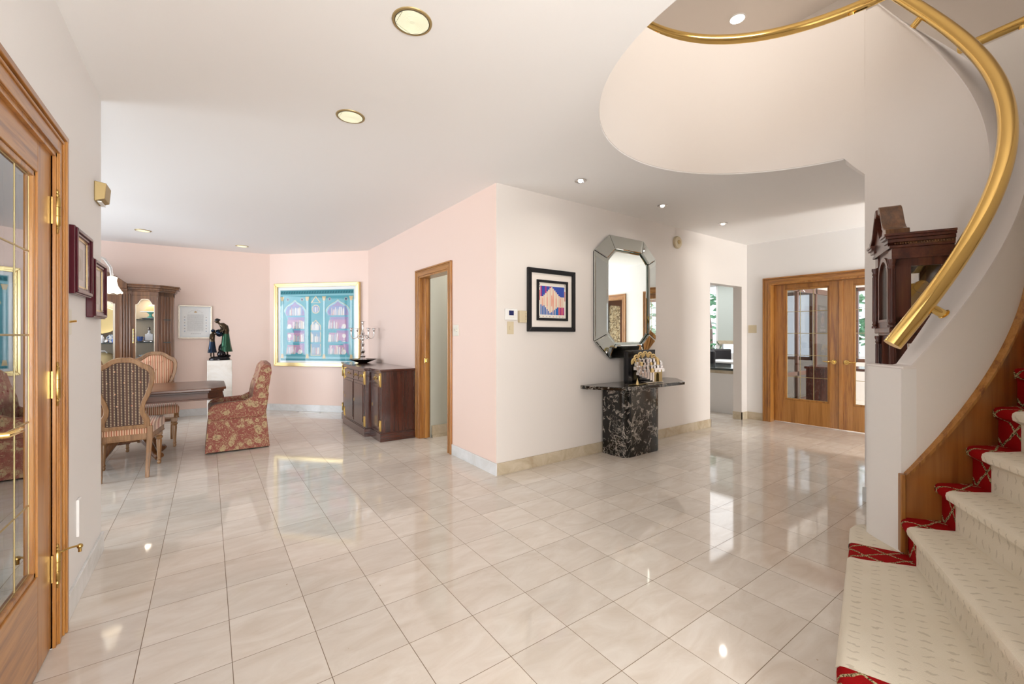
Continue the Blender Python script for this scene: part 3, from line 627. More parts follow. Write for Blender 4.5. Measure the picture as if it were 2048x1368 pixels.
# ================================================================== STAIRCASE
stair = thing('staircase', 'curved staircase with cream fleck carpet edged in red rope-lattice bands', 'staircase', (2.0, 0.5, 0))
stair_inv = Matrix.Translation((-2.0, -0.5, 0))
def lerp(a, b, f): return (a[0] + (b[0] - a[0]) * f, a[1] + (b[1] - a[1]) * f)
def step_loft(front, back, z0, z1, over, name, mat, uoff=0.0):
    """carpeted step: riser, rounded nosing, tread; front/back are matching point lists"""
    n = len(front); mb = MB(); rows = []; uvs = []; u = uoff
    for i in range(n):
        f, b = Vector(front[i]), Vector(back[i])
        t = (Vector(front[min(i + 1, n - 1)]) - Vector(front[max(i - 1, 0)])).normalized()
        nd = Vector((t.y, -t.x))
        if nd.dot(f - b) < 0: nd = -nd
        if i: u += (f - Vector(front[i - 1])).length
        col = []; ac = 0; last = None
        rr = 0.026
        prof = [(0.0, z0), (0.0, z0 + 0.06), (0.0, z1 - 2 * rr - 0.012), (over * 0.55, z1 - 2 * rr), (over * 0.9, z1 - 1.7 * rr), (over, z1 - rr), (over * 0.92, z1 - 0.45 * rr), (over * 0.55, z1 - 0.1 * rr), (0.0, z1), (-0.03, z1 + 0.001)]
        for o, z in prof: col.append(Vector((f.x + nd.x * o, f.y + nd.y * o, z)))
        base = Vector((f.x - nd.x * 0.03, f.y - nd.y * 0.03))
        for q in (0.2, 0.4, 0.6, 0.8, 1.0): p = base.lerp(b, q); col.append(Vector((p.x, p.y, z1)))
        rows.append(col); uu = []
        for p in col:
            if last is not None: ac += (p - last).length
            last = p; uu.append((u, ac))
        uvs.append(uu)
    mb.grid(rows, stair_inv, False, True)
    o = mb.build(name, mat, stair); me = o.data; uvl = me.uv_layers.new(name='UVMap'); flat = [q for r_ in uvs for q in r_]
    for lp in me.loops: uvl.data[lp.index].uv = flat[lp.vertex_index]
    me.update()
    # face orientation outward/up
    bm = bmesh.new(); bm.from_mesh(me); bmesh.ops.recalc_face_normals(bm, faces=bm.faces)
    if sum(f.normal.z * f.calc_area() for f in bm.faces) < 0: bmesh.ops.reverse_faces(bm, faces=bm.faces)
    bm.to_mesh(me); bm.free(); return o
BW = 0.135
for k in range(2, 17):
    fi, di, bi, db = step_in(k), step_dir(k), step_in(k + 1), step_dir(k + 1)
    def seg(w0, w1, n): return ([(fi[0] + di[0] * (w0 + (w1 - w0) * j / n), fi[1] + di[1] * (w0 + (w1 - w0) * j / n)) for j in range(n + 1)],
                                 [(bi[0] + db[0] * (w0 + (w1 - w0) * j / n), bi[1] + db[1] * (w0 + (w1 - w0) * j / n)) for j in range(n + 1)])
    z0, z1 = (k - 1) * RISE, k * RISE
    f, b = seg(0.0, BW, 3); o1 = step_loft(f, b, z0, z1, 0.032, 'red_border', 'carpet_red', 0.03)
    f, b = seg(BW, SW - BW, 8); step_loft(f, b, z0, z1, 0.036, 'step_carpet', 'carpet', BW)
    f, b = seg(SW - BW, SW, 3); step_loft(f, b, z0, z1, 0.032, 'red_border', 'carpet_red', SW - BW)
# wide bottom step wrapping round the newel
I2, O2 = step_in(2), step_out(2)
def fy(x): return 0.722 + 0.256 * (x - 2.55)
d2_ = step_dir(2)
def r2(w): return (I2[0] + d2_[0] * w, I2[1] + d2_[1] * w)
def segl(a, b, n): return [lerp(a, b, j / n) for j in range(n + 1)]
p_in0, p_in1 = (2.79, fy(2.79)), (2.605, fy(2.605)); p_o1, p_o0 = (1.72, fy(1.72)), (1.58, fy(1.58) - 0.01)
step_loft(segl(p_in0, p_in1, 3), segl(I2, r2(BW), 3), 0.0, RISE, 0.022, 'red_border', 'carpet_red', 0.0)
step_loft(segl(p_in1, p_o1, 8), segl(r2(BW), r2(SW - BW), 8), 0.0, RISE, 0.026, 'step_carpet', 'carpet', 0.1)
step_loft(segl(p_o1, p_o0, 3), segl(r2(SW - BW), O2, 3), 0.0, RISE, 0.022, 'red_border', 'carpet_red', 0.4)
ctr = (3.0, 0.70); fr = [p_in0, (2.87, fy(2.87)), (2.95, fy(2.95) + 0.002), (3.01, 0.842), (3.06, 0.842), (3.105, 0.825), (3.135, 0.79), (3.145, 0.75), (3.14, 0.70), (3.12, 0.65)]
step_loft(fr, [I2] + [ctr] * 9, 0.0, RISE, 0.026, 'step_carpet', 'carpet', 0.0)
# oak skirt board following the inner wall
rows = []; rows2 = []
zs0 = 0.5024 - SK * (R(209.118) - TH0)
for i in range(71):
    t = R(213.2) + (R(352) - R(213.2)) * i / 70; z = 0.5024 + SK * (t - TH0)
    zb = max(0.16, z - 0.62)
    a, b = spt(t, SRO - 0.004), spt(t, SRO + 0.014)
    rows.append([(a[0], a[1], zb), (b[0], b[1], zb), (b[0], b[1], z), (a[0], a[1], z)])
    a, b = spt(t, SRO - 0.004), spt(t, SRO + 0.028)
    rows2.append([(a[0], a[1], z - 0.012), (b[0], b[1], z - 0.012), (b[0], b[1], z + 0.008), (a[0], a[1], z + 0.016)])
MB().grid(rows, stair_inv, True, True, cap=True).build('skirt_board', 'oak_skirt', stair)
MB().grid(rows2, stair_inv, True, True, cap=True).build('skirt_moulding', 'oak', stair)
a, b = spt(R(213.2), SRO - 0.004), spt(R(213.2), SRO + 0.03); c, d = spt(R(211.6), SRO + 0.03), spt(R(211.6), SRO - 0.004)
MB().prism([a, b, c, d], 0.20, 0.5024 + SK * (R(213.2) - TH0) + 0.012, stair_inv).build('end_moulding', 'oak', stair, bevel=0.004)

# ------------------------------------------------------------------ brass handrails
def railing(name, label, pts, posts, rad=0.040):
    root = thing(name, label, 'handrail', tuple(pts[len(pts) // 2]), group=None)
    inv = Matrix.Translation(-Vector(pts[len(pts) // 2]))
    MB().tube([inv @ Vector(p) for p in pts], rad, 28).build('rail', 'brass', root)
    for a, b in posts:
        a, b = inv @ Vector(a), inv @ Vector(b); dr = (b - a).normalized()
        mb = MB(); mb.tube([a, b], 0.021, 16); mb.build('bracket', 'brass', root)
        q = dr.to_track_quat('Z', 'Y').to_matrix().to_4x4()
        mb = MB(); mb.lathe([(0.0, -0.012), (0.031, -0.012), (0.031, -0.004), (0.02, 0.004)], 18, Matrix.Translation(a + dr * 0.012) @ q)
        mb.build('collar', 'brass', root)
    return root
RR = 0.71
def rpt(t, dz=0.17): p = spt(t, RR); return Vector((p[0], p[1], 1.022 + SK * (t - TH0) + dz))
pts = [rpt(R(211.6) + (R(356) - R(211.6)) * i / 110) for i in range(111)]
posts = []
for deg in (222.8, 272.0, 338.0):
    t = R(deg); c = rpt(t); tan = Vector((-math.sin(t) * RR, math.cos(t) * RR, SK)).normalized(); side = Vector((math.cos(t), math.sin(t), 0)); nn = side.cross(tan).normalized()
    if nn.z > 0: nn = -nn
    posts.append((c + nn * 0.105, c + nn * 0.03))
railing('handrail', 'thick polished brass handrail curving up along the stair wall beside the clock', pts, posts)
ga = [CR + 0.065, 3.905]
def gpt(a): p = cpt(a, ga[0]); return Vector((p[0], p[1], ga[1]))
posts = [(gpt(a) - Vector((0, 0, 0.088)), gpt(a) - Vector((0, 0, 0.02))) for a in (12, 79, 128, 160)]
railing('handrail', 'polished brass handrail ringing the round gallery wall above the ceiling opening', [gpt(3 + i * 2.0) for i in range(92)], posts)
op = [Vector((*step_out(k, SW + 0.085), 3.905)) for k in (12, 13, 14, 15, 16)] + [Vector((5.615, 0.80, 3.905))]
op = [Vector((5.35, -0.75, 3.905)), Vector((5.50, 0.2, 3.905)), Vector((5.60, 0.80, 3.905))]
posts = [(Vector((5.535, 0.42, 3.80)), Vector((5.535, 0.42, 3.89)))]
railing('handrail', 'short straight brass rail crossing behind the big stair rail at upper right', op, posts)

# ================================================================== WALL-HUNG THINGS
def W(o, u): return frame((o[0], o[1], 0), u)
mL = W((-0.52, 0.0), (0, 1)); mA = W((2.155, 7.10), (0, -1)); mB = W((0.0, 3.265), (1, 0))
uD = Vector((2.155 - 0.87, 7.10 - 8.43)).normalized(); mD = W((0.87, 8.43), uD)
uE = Vector((4.47, -0.42)).normalized(); mE = W((0.87 - uE.x * 5, 8.43 - uE.y * 5), uE)      # x = 5 at the corner
def rng(mb, x0, x1, z0, z1, w, y0, y1):
    """four mitred bars of a picture frame, y0 = back, y1 = front (towards the room, negative)"""
    for a, b, c, d in (((x0, z0), (x1, z0), (x1 - w, z0 + w), (x0 + w, z0 + w)), ((x1, z0), (x1, z1), (x1 - w, z1 - w), (x1 - w, z0 + w)),
                       ((x1, z1), (x0, z1), (x0 + w, z1 - w), (x1 - w, z1 - w)), ((x0, z1), (x0, z0), (x0 + w, z0 + w), (x0 + w, z1 - w))):
        mb.slab([a, b, c, d], y1, y0)
    return mb
def picture(name, label, mw, x0, x1, z0, z1, fw, depth, fmat, mat_c, art, group=None, glass=True, lip=None):
    cx, cz = (x0 + x1) / 2, z0
    t = thing(name, label, 'picture', group=group, mw=mw @ Matrix.Translation((cx, 0, cz)))
    a0, a1, b0, b1 = x0 - cx, x1 - cx, 0, z1 - z0
    mb = MB(); rng(mb, a0, a1, b0, b1, fw, 0, -depth)
    if lip: rng(mb, a0 + fw * 0.2, a1 - fw * 0.2, b0 + fw * 0.2, b1 - fw * 0.2, fw * 0.45, -depth + 0.001, -depth - 0.008)
    mb.build('frame', fmat, t, bevel=min(0.004, fw * 0.15))
    MB().box(a0 + fw * 0.6, a1 - fw * 0.6, -depth * 0.45, -0.001, b0 + fw * 0.6, b1 - fw * 0.6).build('mat_board', mat_c, t)
    if art: art(t, a0, a1, b0, b1, -depth * 0.45)
    if glass: MB().box(a0 + fw * 0.8, a1 - fw * 0.8, -depth * 0.75, -depth * 0.72, b0 + fw * 0.8, b1 - fw * 0.8).build('glass', 'glass_art', t)
    return t
class Art:
    """flat coloured shapes layered a fraction of a millimetre apart"""
    def __init__(s, y): s.mb = MB(); s.y = y; s.k = 0
    def poly(s, pts, c, lift=True):
        if lift: s.k += 1
        y = s.y - 0.0004 - 0.00002 * s.k
        a = sum(pts[i][0] * pts[(i + 1) % len(pts)][1] - pts[(i + 1) % len(pts)][0] * pts[i][1] for i in range(len(pts)))
        p = pts if a > 0 else pts[::-1]; s.mb.add([(q[0], y, q[1]) for q in p], [tuple(range(len(p)))], None, False, c)
    def rect(s, x0, x1, z0, z1, c, lift=True): s.poly([(x0, z0), (x1, z0), (x1, z1), (x0, z1)], c, lift)
    def disc(s, x, z, r, c, n=14, ry=None): s.poly([(x + r * math.cos(2 * PI * i / n), z + (ry or r) * math.sin(2 * PI * i / n)) for i in range(n)], c)
    def build(s, name, parent, mat='art'): return s.mb.build(name, mat, parent)

# large painting of a gothic bookcase
def bookcase(t, a0, a1, b0, b1, y):
    A = Art(y); x0, x1, z0, z1 = a0 + 0.115, a1 - 0.115, b0 + 0.10, b1 - 0.12
    Wd, Hh = x1 - x0, z1 - z0; rn = random.Random(3)
    X = lambda f: x0 + Wd * f
    Z = lambda f: z0 + Hh * f
    teal, dk, lt, gold, pink, blue = (0.10, 0.34, 0.40), (0.035, 0.15, 0.19), (0.25, 0.50, 0.56), (0.62, 0.50, 0.30), (0.42, 0.22, 0.33), (0.16, 0.25, 0.42)
    A.rect(x0 - 0.012, x1 + 0.012, z0 - 0.012, z1 + 0.012, (0.45, 0.60, 0.62)); A.rect(x0, x1, z0, z1, teal)
    A.rect(x0, x1, Z(0.945), z1, (0.06, 0.24, 0.28)); A.rect(x0, x1, Z(0.92), Z(0.945), lt)
    for i in range(28): A.poly([(X(i / 28), Z(0.955)), (X((i + 0.6) / 28), Z(0.955)), (X((i + 0.9) / 28), Z(0.985)), (X((i + 0.3) / 28), Z(0.985))], dk, i == 0)
    A.rect(x0, x1, z0, Z(0.055), lt); A.rect(x0, x1, z0, Z(0.025), (0.07, 0.28, 0.34))
    for (u0, u1, arch) in ((0.065, 0.335, 0.15), (0.42, 0.56, 0.0), (0.645, 0.935, 0.15)):
        um = (u0 + u1) / 2; hw = (u1 - u0) / 2
        if arch:
            pts = [(X(u0), Z(0.07)), (X(u1), Z(0.07)), (X(u1), Z(0.66))]
            for j in range(1, 8): an = j / 8 * 1.15; pts.append((X(u1 - 2 * hw * (1 - math.cos(an * 0.91)) * 0.98), Z(0.66 + 0.17 * math.sin(an))))
            pts = [p for p in pts if p[0] >= X(um)]; pts.append((X(um), Z(0.84)))
            pts += [(X(um) - (p[0] - X(um)), p[1]) for p in pts[2:-1][::-1]]
            A.poly([(X(um) + (p[0] - X(um)) * 1.16, Z(0.05) + (p[1] - Z(0.05)) * 1.03) for p in pts], gold)
            A.poly([(X(um) + (p[0] - X(um)) * 1.13, Z(0.05) + (p[1] - Z(0.05)) * 1.022) for p in pts], lt)
            A.poly(pts, (0.30, 0.24, 0.42))
            for q in (u0 + 0.035, u1 - 0.035): A.disc(X(q), Z(0.87), 0.026, gold); A.disc(X(q), Z(0.87), 0.020, (0.04, 0.10, 0.22))
        else:
            A.rect(X(u0), X(u1), Z(0.07), Z(0.50), gold); A.rect(X(u0 + 0.01), X(u1 - 0.01), Z(0.08), Z(0.49), (0.20, 0.33, 0.46))
            A.poly([(X(u0), Z(0.50)), (X(u1), Z(0.50)), (X(um), Z(0.58))], gold); A.poly([(X(u0 + 0.012), Z(0.50)), (X(u1 - 0.012), Z(0.50)), (X(um), Z(0.565))], (0.14, 0.30, 0.40))
            A.disc(X(um), Z(0.73), 0.075, gold); A.disc(X(um), Z(0.73), 0.062, blue)
            A.poly([(X(u0), Z(0.82)), (X(u1), Z(0.82)), (X(um), Z(0.92))], gold); A.poly([(X(u0 + 0.02), Z(0.825)), (X(u1 - 0.02), Z(0.825)), (X(um), Z(0.90))], teal)
            for j in range(5): A.rect(X(um - 0.035 + j * 0.014), X(um - 0.025 + j * 0.014), Z(0.69), Z(0.76), rn.choice([(0.7, 0.66, 0.6), (0.5, 0.42, 0.45), (0.35, 0.4, 0.5)]), j == 0)
        shelves = [0.09, 0.265, 0.45, 0.64] if arch else [0.09, 0.26, 0.43]
        for si, sh in enumerate(shelves):
            if sh > 0.1: A.rect(X(u0), X(u1), Z(sh - 0.022), Z(sh), (0.13, 0.36, 0.46))
            if arch: A.rect(X(u0 + 0.03), X(u1 - 0.03), Z(sh + 0.02), Z(sh + 0.13), (0.44, 0.27, 0.40) if si != 3 else (0.22, 0.26, 0.46))
            x = u0 + 0.012; end = u1 - 0.02; run = rn.choice([(0.0, 0.55), (0.35, 1.0), (0.0, 0.9)]) if arch else (0, 1)
            x = u0 + 0.012 + (u1 - u0) * run[0]; end = u0 + (u1 - u0) * run[1] - 0.015
            if sh > 0.6: x, end = um - 0.085, um + 0.085
            lift = True
            while x < end:
                bw = rn.uniform(0.008, 0.017); bh = rn.uniform(0.08, 0.125); sk = rn.choice([0, 0, 0, 0.012])
                c = rn.choice([(0.66, 0.64, 0.60), (0.50, 0.46, 0.50), (0.30, 0.38, 0.48), (0.58, 0.50, 0.42), (0.22, 0.30, 0.36), (0.46, 0.24, 0.26)])
                A.poly([(X(x), Z(sh)), (X(x + bw), Z(sh)), (X(x + bw + sk), Z(sh + bh)), (X(x + sk), Z(sh + bh))], c, lift); lift = False
                A.rect(X(x + sk * 0.5 + bw * 0.15), X(x + sk * 0.5 + bw * 0.4), Z(sh + 0.01), Z(sh + bh * 0.9), (0.72, 0.70, 0.66), True); x += bw + 0.002; lift = True
            if arch and sh < 0.6:
                q = u1 - 0.06 if run[0] == 0 else u0 + 0.06
                if si % 2: A.disc(X(q), Z(sh + 0.085), 0.035, (0.68, 0.64, 0.62)); A.rect(X(q - 0.004), X(q + 0.004), Z(sh), Z(sh + 0.06), (0.6, 0.58, 0.56)); A.rect(X(q - 0.02), X(q + 0.02), Z(sh), Z(sh + 0.01), (0.6, 0.58, 0.56))
                else: A.disc(X(q), Z(sh + 0.035), 0.038, (0.70, 0.66, 0.62), ry=0.040); A.disc(X(q - 0.02), Z(sh + 0.02), 0.024, (0.60, 0.60, 0.64))
    for q in (0.025, 0.375, 0.605, 0.97):
        A.rect(X(q - 0.013), X(q + 0.013), Z(0.06), Z(0.90), lt); A.rect(X(q - 0.006), X(q + 0.002), Z(0.08), Z(0.86), (0.50, 0.70, 0.74))
        A.poly([(X(q - 0.014), Z(0.85)), (X(q + 0.014), Z(0.85)), (X(q + 0.028), Z(0.91)), (X(q - 0.028), Z(0.91))], gold); A.poly([(X(q - 0.022), Z(0.03)), (X(q + 0.022), Z(0.03)), (X(q + 0.014), Z(0.09)), (X(q - 0.014), Z(0.09))], gold)
    A.build('painting', t)
picture('framed_painting', 'large gilt-framed painting of a blue-green gothic bookcase on the angled pink wall', mD, 0.118, 1.712, 0.765, 2.172, 0.062, 0.05, 'gold', 'white_board', bookcase, lip=True)
# framed certificate
def certificate(t, a0, a1, b0, b1, y):
    A = Art(y); w_, h_ = a1 - a0, b1 - b0; rn = random.Random(5); g = (0.45, 0.45, 0.44)
    A.rect(a0 + 0.05, a1 - 0.05, b0 + 0.05, b1 - 0.05, (0.88, 0.89, 0.88))
    for i in range(26):
        z = b1 - 0.15 - i * 0.0105; x = a0 + 0.115
        while x < a1 - 0.115:
            q = rn.uniform(0.004, 0.016); A.rect(x, min(x + q, a1 - 0.115), z, z + 0.0045, g, False); x += q + 0.0035
    for i in range(9): an = R(40 + i * 12.5); A.rect(0.11 * math.cos(an) - 0.006, 0.11 * math.cos(an) + 0.006, b1 - 0.19 + 0.11 * math.sin(an), b1 - 0.184 + 0.11 * math.sin(an), g, False)
    A.disc(0, b1 - 0.108, 0.022, (0.62, 0.46, 0.26), ry=0.010); A.disc(0, b1 - 0.101, 0.010, (0.55, 0.38, 0.22), ry=0.010)
    for sx in (-1, 1):
        for i in range(6): A.disc(sx * 0.140, b1 - 0.19 - i * 0.045, 0.008, (0.42, 0.50, 0.62) if i % 2 else (0.55, 0.50, 0.44))
    for i in range(5): A.rect(-0.06 + i * 0.028, -0.042 + i * 0.028, b0 + 0.075, b0 + 0.080, g, False)
    A.build('certificate', t)
picture('framed_certificate', 'small silver-gilt framed certificate with tiny text on the pink wall left of the statue', mE, 3.745, 4.185, 1.238, 1.770, 0.020, 0.025, 'silver_frame', 'white_board', certificate)
# abstract print in black double frame
def stripes_art(t, a0, a1, b0, b1, y):
    c0, c1, d0, d1 = a0 + 0.112, a1 - 0.103, b0 + 0.110, b1 - 0.110
    mb = MB(); rng(mb, c0, c1, d0, d1, 0.026, y, y - 0.012); mb.build('inner_frame', 'black', t, bevel=0.001)
    A = Art(y - 0.002); e = 0.024; c0 += e; c1 -= e; d0 += e; d1 -= e; w_, h_ = c1 - c0, d1 - d0; rn = random.Random(11)
    A.rect(c0, c1, d0, d1, (0.80, 0.76, 0.68)); mx, mz = 0.024, 0.035; n = 16
    pink, blue, mag, crm, sal = (0.62, 0.14, 0.17), (0.045, 0.085, 0.38), (0.36, 0.05, 0.20), (0.76, 0.66, 0.52), (0.74, 0.32, 0.24)
    for i in range(n):
        x0 = c0 + mx + (w_ - 2 * mx) * i / n; x1 = c0 + mx + (w_ - 2 * mx) * (i + 1) / n; f = i / (n - 1)
        zt = d1 - mz; zb = d0 + mz; hh = zt - zb
        pk = abs(f - 0.46)
        top = zt - hh * max(0.02, 0.36 * min(1, pk * 2.6)); bot = zb + hh * (0.05 + 0.30 * min(1, abs(f - 0.42) * 3.2) * (1 if f < 0.6 else 0.75))
        A.rect(x0, x1, zb, zt, crm if i % 2 else (0.72, 0.54, 0.44), True)
        A.rect(x0, x1, top, zt, blue if (i % 3 or f > 0.5) else mag, True)
        A.rect(x0, x1 - (0 if f > 0.6 else 0.006), zb, bot, (0.03, 0.14, 0.44) if f < 0.75 else (mag if i % 2 else pink), True)
        if i % 3 == 1: A.rect(x0 + 0.003, x1 - 0.006, zb + hh * 0.3, zb + hh * (0.5 + 0.2 * rn.random()), sal, True)
    A.poly([(c0 + w_ * 0.52, d0 + mz), (c0 + w_ * 0.545, d0 + h_ * 0.5), (c0 + w_ * 0.52, d1 - h_ * 0.16), (c0 + w_ * 0.49, d0 + h_ * 0.5)], sal)
    for sx in (0, 1):
        x = c0 + 0.009 if sx == 0 else c1 - 0.020
        A.rect(x, x + 0.010, d0 + h_ * 0.5, d0 + h_ * 0.78, (0.55, 0.12, 0.14)); 
        for z in (0.86, 0.91, 0.95): A.rect(x, x + 0.009, d0 + h_ * z, d0 + h_ * (z + 0.022), (0.05, 0.03, 0.06), False)
    for i in range(8):
        A.rect(c0 + 0.012 + i * w_ * 0.12, c0 + 0.020 + i * w_ * 0.12, d0 + 0.012, d0 + 0.020, [(0.05, 0.03, 0.06), (0.55, 0.12, 0.1), (0.3, 0.3, 0.5)][i % 3], False)
    A.build('print', t)
picture('framed_print', 'square black-framed abstract print of pink and blue stripes on the hall wall', mB, 2.502, 3.128, 1.325, 1.947, 0.046, 0.028, 'black', 'matboard', stripes_art, glass=False)
# two small frames on the left wall
def portrait(seed):
    def f(t, a0, a1, b0, b1, y):
        mb = MB(); rng(mb, a0 + 0.036, a1 - 0.036, b0 + 0.036, b1 - 0.036, 0.010, y - 0.004, y - 0.008); mb.build('gilt_slip', 'gold', t)
        A = Art(y); A.rect(a0 + 0.046, a1 - 0.046, b0 + 0.046, b1 - 0.046, (0.70, 0.64, 0.62)); A.rect(a0 + 0.09, a1 - 0.09, b0 + 0.08, b1 - 0.08, (0.56, 0.52, 0.48))
        A.disc((a0 + a1) / 2, (b0 + b1) / 2, 0.04, (0.40, 0.36, 0.33) if seed else (0.48, 0.42, 0.36)); A.build('picture_sheet', t)
    return f
picture('framed_picture', 'burgundy lacquer framed picture on the left wall, nearer the glazed door', mL, 2.725, 3.060, 1.478, 1.790, 0.036, 0.030, 'burgundy', 'matboard', portrait(0), lip=True)
picture('framed_picture', 'burgundy lacquer framed picture on the left wall, hung lower beside the wall end', mL, 3.105, 3.435, 1.383, 1.700, 0.036, 0.030, 'burgundy', 'matboard', portrait(1), lip=True)
# brass cover by the corner
t = thing('chime_box', 'satin brass wedge-shaped box high on the left wall near its end', 'chime', mw=mL @ Matrix.Translation((3.375, 0, 2.045)))
mb = MB(); mb.add([(-0.072, 0, 0.0), (-0.072, -0.045, 0.018), (-0.072, -0.052, 0.105), (-0.072, 0, 0.112), (0.072, 0, 0.0), (0.072, -0.045, 0.018), (0.072, -0.052, 0.105), (0.072, 0, 0.112)],
                  [(0, 1, 2, 3), (7, 6, 5, 4), (0, 4, 5, 1), (1, 5, 6, 2), (2, 6, 7, 3), (3, 7, 4, 0)]); mb.build('cover', 'brass_matt', t, bevel=0.004)
MB().box(-0.060, 0.060, -0.030, -0.012, -0.003, 0.004).build('sensor_lens', 'white_plastic', t, bevel=0.001)
def plate(name, label, cat, mw, x0, x1, z0, z1, d, mat, extra=None):
    cx = (x0 + x1) / 2; t = thing(name, label, cat, mw=mw @ Matrix.Translation((cx, 0, z0))); hw, h = (x1 - x0) / 2, z1 - z0
    MB().box(-hw, hw, -d, 0, 0, h).build('plate', mat, t, bevel=min(0.004, d * 0.4)); 
    if extra: extra(t, hw, h, d)
    return t
def sw_lever(t, hw, h, d):
    MB().box(-0.014, 0.014, -d - 0.002, -d, h / 2 - 0.028, h / 2 + 0.028).build('rocker', 'ivory_plastic', t, bevel=0.001)
    MB().tube([(0, -d, h / 2), (0, -d - 0.026, h / 2 + 0.004)], 0.005, 8).build('toggle', 'brass', t)
def sw_rocker(t, hw, h, d): MB().box(-0.012, 0.012, -d - 0.006, -d, h / 2 - 0.018, h / 2 + 0.018).build('toggle', 'almond', t, bevel=0.002)
plate('light_switch', 'white wall plate with a small brass toggle below the burgundy frames', 'light switch', mL, 2.680, 2.790, 1.290, 1.408, 0.007, 'ivory_plastic', sw_lever)
plate('wall_cover', 'narrow white cover plate low on the left wall by the door casing', 'wall plate', mL, 2.900, 2.955, 0.310, 0.490, 0.012, 'clean_white')
def dial(t, hw, h, d):
    m = Matrix.Translation((0.022, -d, h / 2)) @ Matrix.Rotation(R(90), 4, 'X'); MB().lathe([(0, 0.016), (0.014, 0.016), (0.016, 0)], 18, m).build('dial', 'ivory_plastic', t)
    MB().box(-0.034, -0.022, -d - 0.006, -d, h / 2 - 0.012, h / 2 + 0.012).build('toggle', 'ivory_plastic', t, bevel=0.001)
plate('dimmer_switch', 'ivory dimmer switch on the pink wall right of the oak doorway', 'light switch', mA, 3.000, 3.118, 1.283, 1.402, 0.009, 'ivory_plastic', dial)
def disp(t, hw, h, d):
    MB().box(-0.030, 0.024, -d - 0.001, -d, h * 0.42, h * 0.84).build('display', 'screen', t)
    for i in range(3): MB().box(-0.024 + i * 0.020, -0.012 + i * 0.020, -d - 0.003, -d, h * 0.22, h * 0.29).build('button', 'ivory_plastic', t)
    for i in range(3): MB().box(0.036, 0.044, -d - 0.003, -d, h * (0.4 + i * 0.17), h * (0.46 + i * 0.17)).build('button', 'ivory_plastic', t)
plate('thermostat', 'white thermostat with a blue display on the hall wall corner', 'thermostat', mB, 2.243, 2.378, 1.432, 1.537, 0.022, 'white_plastic', disp)
def holes(t, hw, h, d): 
    for i in range(5): MB().box(hw - 0.018, hw - 0.010, -d - 0.0015, -d, h * (0.25 + 0.12 * i), h * (0.29 + 0.12 * i)).build('slot', 'dark_wood_plain', t)
plate('wall_sensor', 'beige vented sensor box between the thermostat and the black-framed print', 'sensor', mB, 2.396, 2.482, 1.410, 1.523, 0.035, 'almond', holes)
plate('light_switch', 'almond light switch directly below the thermostat', 'light switch', mB, 2.273, 2.347, 1.300, 1.418, 0.006, 'almond', sw_rocker)
plate('light_switch', 'almond light switch between the kitchen opening and the oak double doors', 'light switch', frame((WC0.x, WC0.y, 0), UC), 0.022, 0.142, 1.325, 1.445, 0.006, 'almond', sw_rocker)
t = thing('smoke_alarm', 'round yellowed smoke alarm on the hall wall right of the mirror', 'smoke alarm', mw=mB @ Matrix.Translation((4.957, 0, 2.495)) @ Matrix.Rotation(R(90), 4, 'X'))
MB().lathe([(0.080, 0), (0.080, 0.018), (0.072, 0.032), (0.045, 0.036), (0.0, 0.036)], 28).build('housing', 'almond', t)
MB().lathe([(0.028, 0.036), (0.026, 0.043), (0.0, 0.045)], 20).build('sensor_cap', 'brass_matt', t)

# octagonal mirror built of bevelled mirror panels
t = thing('wall_mirror', 'tall octagonal mirror with a faceted glass border above the marble console', 'mirror', mw=mB @ Matrix.Translation((3.945, 0, 1.028)))
Wm, Hm, cxm, czm = 0.535, 1.385, 0.235, 0.198
out8 = [(-Wm + cxm, 0), (Wm - cxm, 0), (Wm, czm), (Wm, Hm - czm), (Wm - cxm, Hm), (-Wm + cxm, Hm), (-Wm, Hm - czm), (-Wm, czm)]
ix, iz, icx, icz = 0.365, 0.160, 0.130, 0.115
in8 = [(-ix + icx, iz), (ix - icx, iz), (ix, iz + icz), (ix, Hm - iz - icz), (ix - icx, Hm - iz), (-ix + icx, Hm - iz), (-ix, Hm - iz - icz), (-ix, iz + icz)]
MB().slab([(x * 0.985, 0.01 + z * 0.985) for x, z in out8], -0.020, 0.0).build('backing', 'black', t)
for i in range(8):
    a, b, c, d = out8[i], out8[(i + 1) % 8], in8[(i + 1) % 8], in8[i]
    cx_, cz_ = sum(p[0] for p in (a, b, c, d)) / 4, sum(p[1] for p in (a, b, c, d)) / 4
    def sh(p, f): return (cx_ + (p[0] - cx_) * f, cz_ + (p[1] - cz_) * f)
    yo, yi = -0.030, -0.058
    ys = (yo, yo, yi, yi); q = [sh(p, 0.985) for p in (a, b, c, d)]; q2 = [sh(p, 0.87) for p in (a, b, c, d)]
    v = [(p[0], y, p[1]) for p, y in zip(q, ys)] + [(p[0], y * 0.93 + (yo + yi) / 2 * 0.07 - 0.006, p[1]) for p, y in zip(q2, ys)] + [(p[0], -0.018, p[1]) for p in q]
    mb = MB(); mb.add(v, [(4, 5, 6, 7)] + [(j, (j + 1) % 4, 4 + (j + 1) % 4, 4 + j) for j in range(4)] + [(8 + j, 8 + (j + 1) % 4, (j + 1) % 4, j) for j in range(4)])
    mb.build('frame_panel', 'mirror', t)
MB().slab(in8, -0.030, -0.022).build('seam', 'mirror_edge', t)
q = [(x * 0.985, Hm / 2 + (z - Hm / 2) * 0.993) for x, z in in8]; q2 = [(x * 0.90, Hm / 2 + (z - Hm / 2) * 0.958) for x, z in in8]
mb = MB(); mb.add([(x, -0.032, z) for x, z in q] + [(x, -0.040, z) for x, z in q2], [tuple(range(8, 16))] + [(j, (j + 1) % 8, 8 + (j + 1) % 8, 8 + j) for j in range(8)]); mb.build('mirror_plate', 'mirror', t)

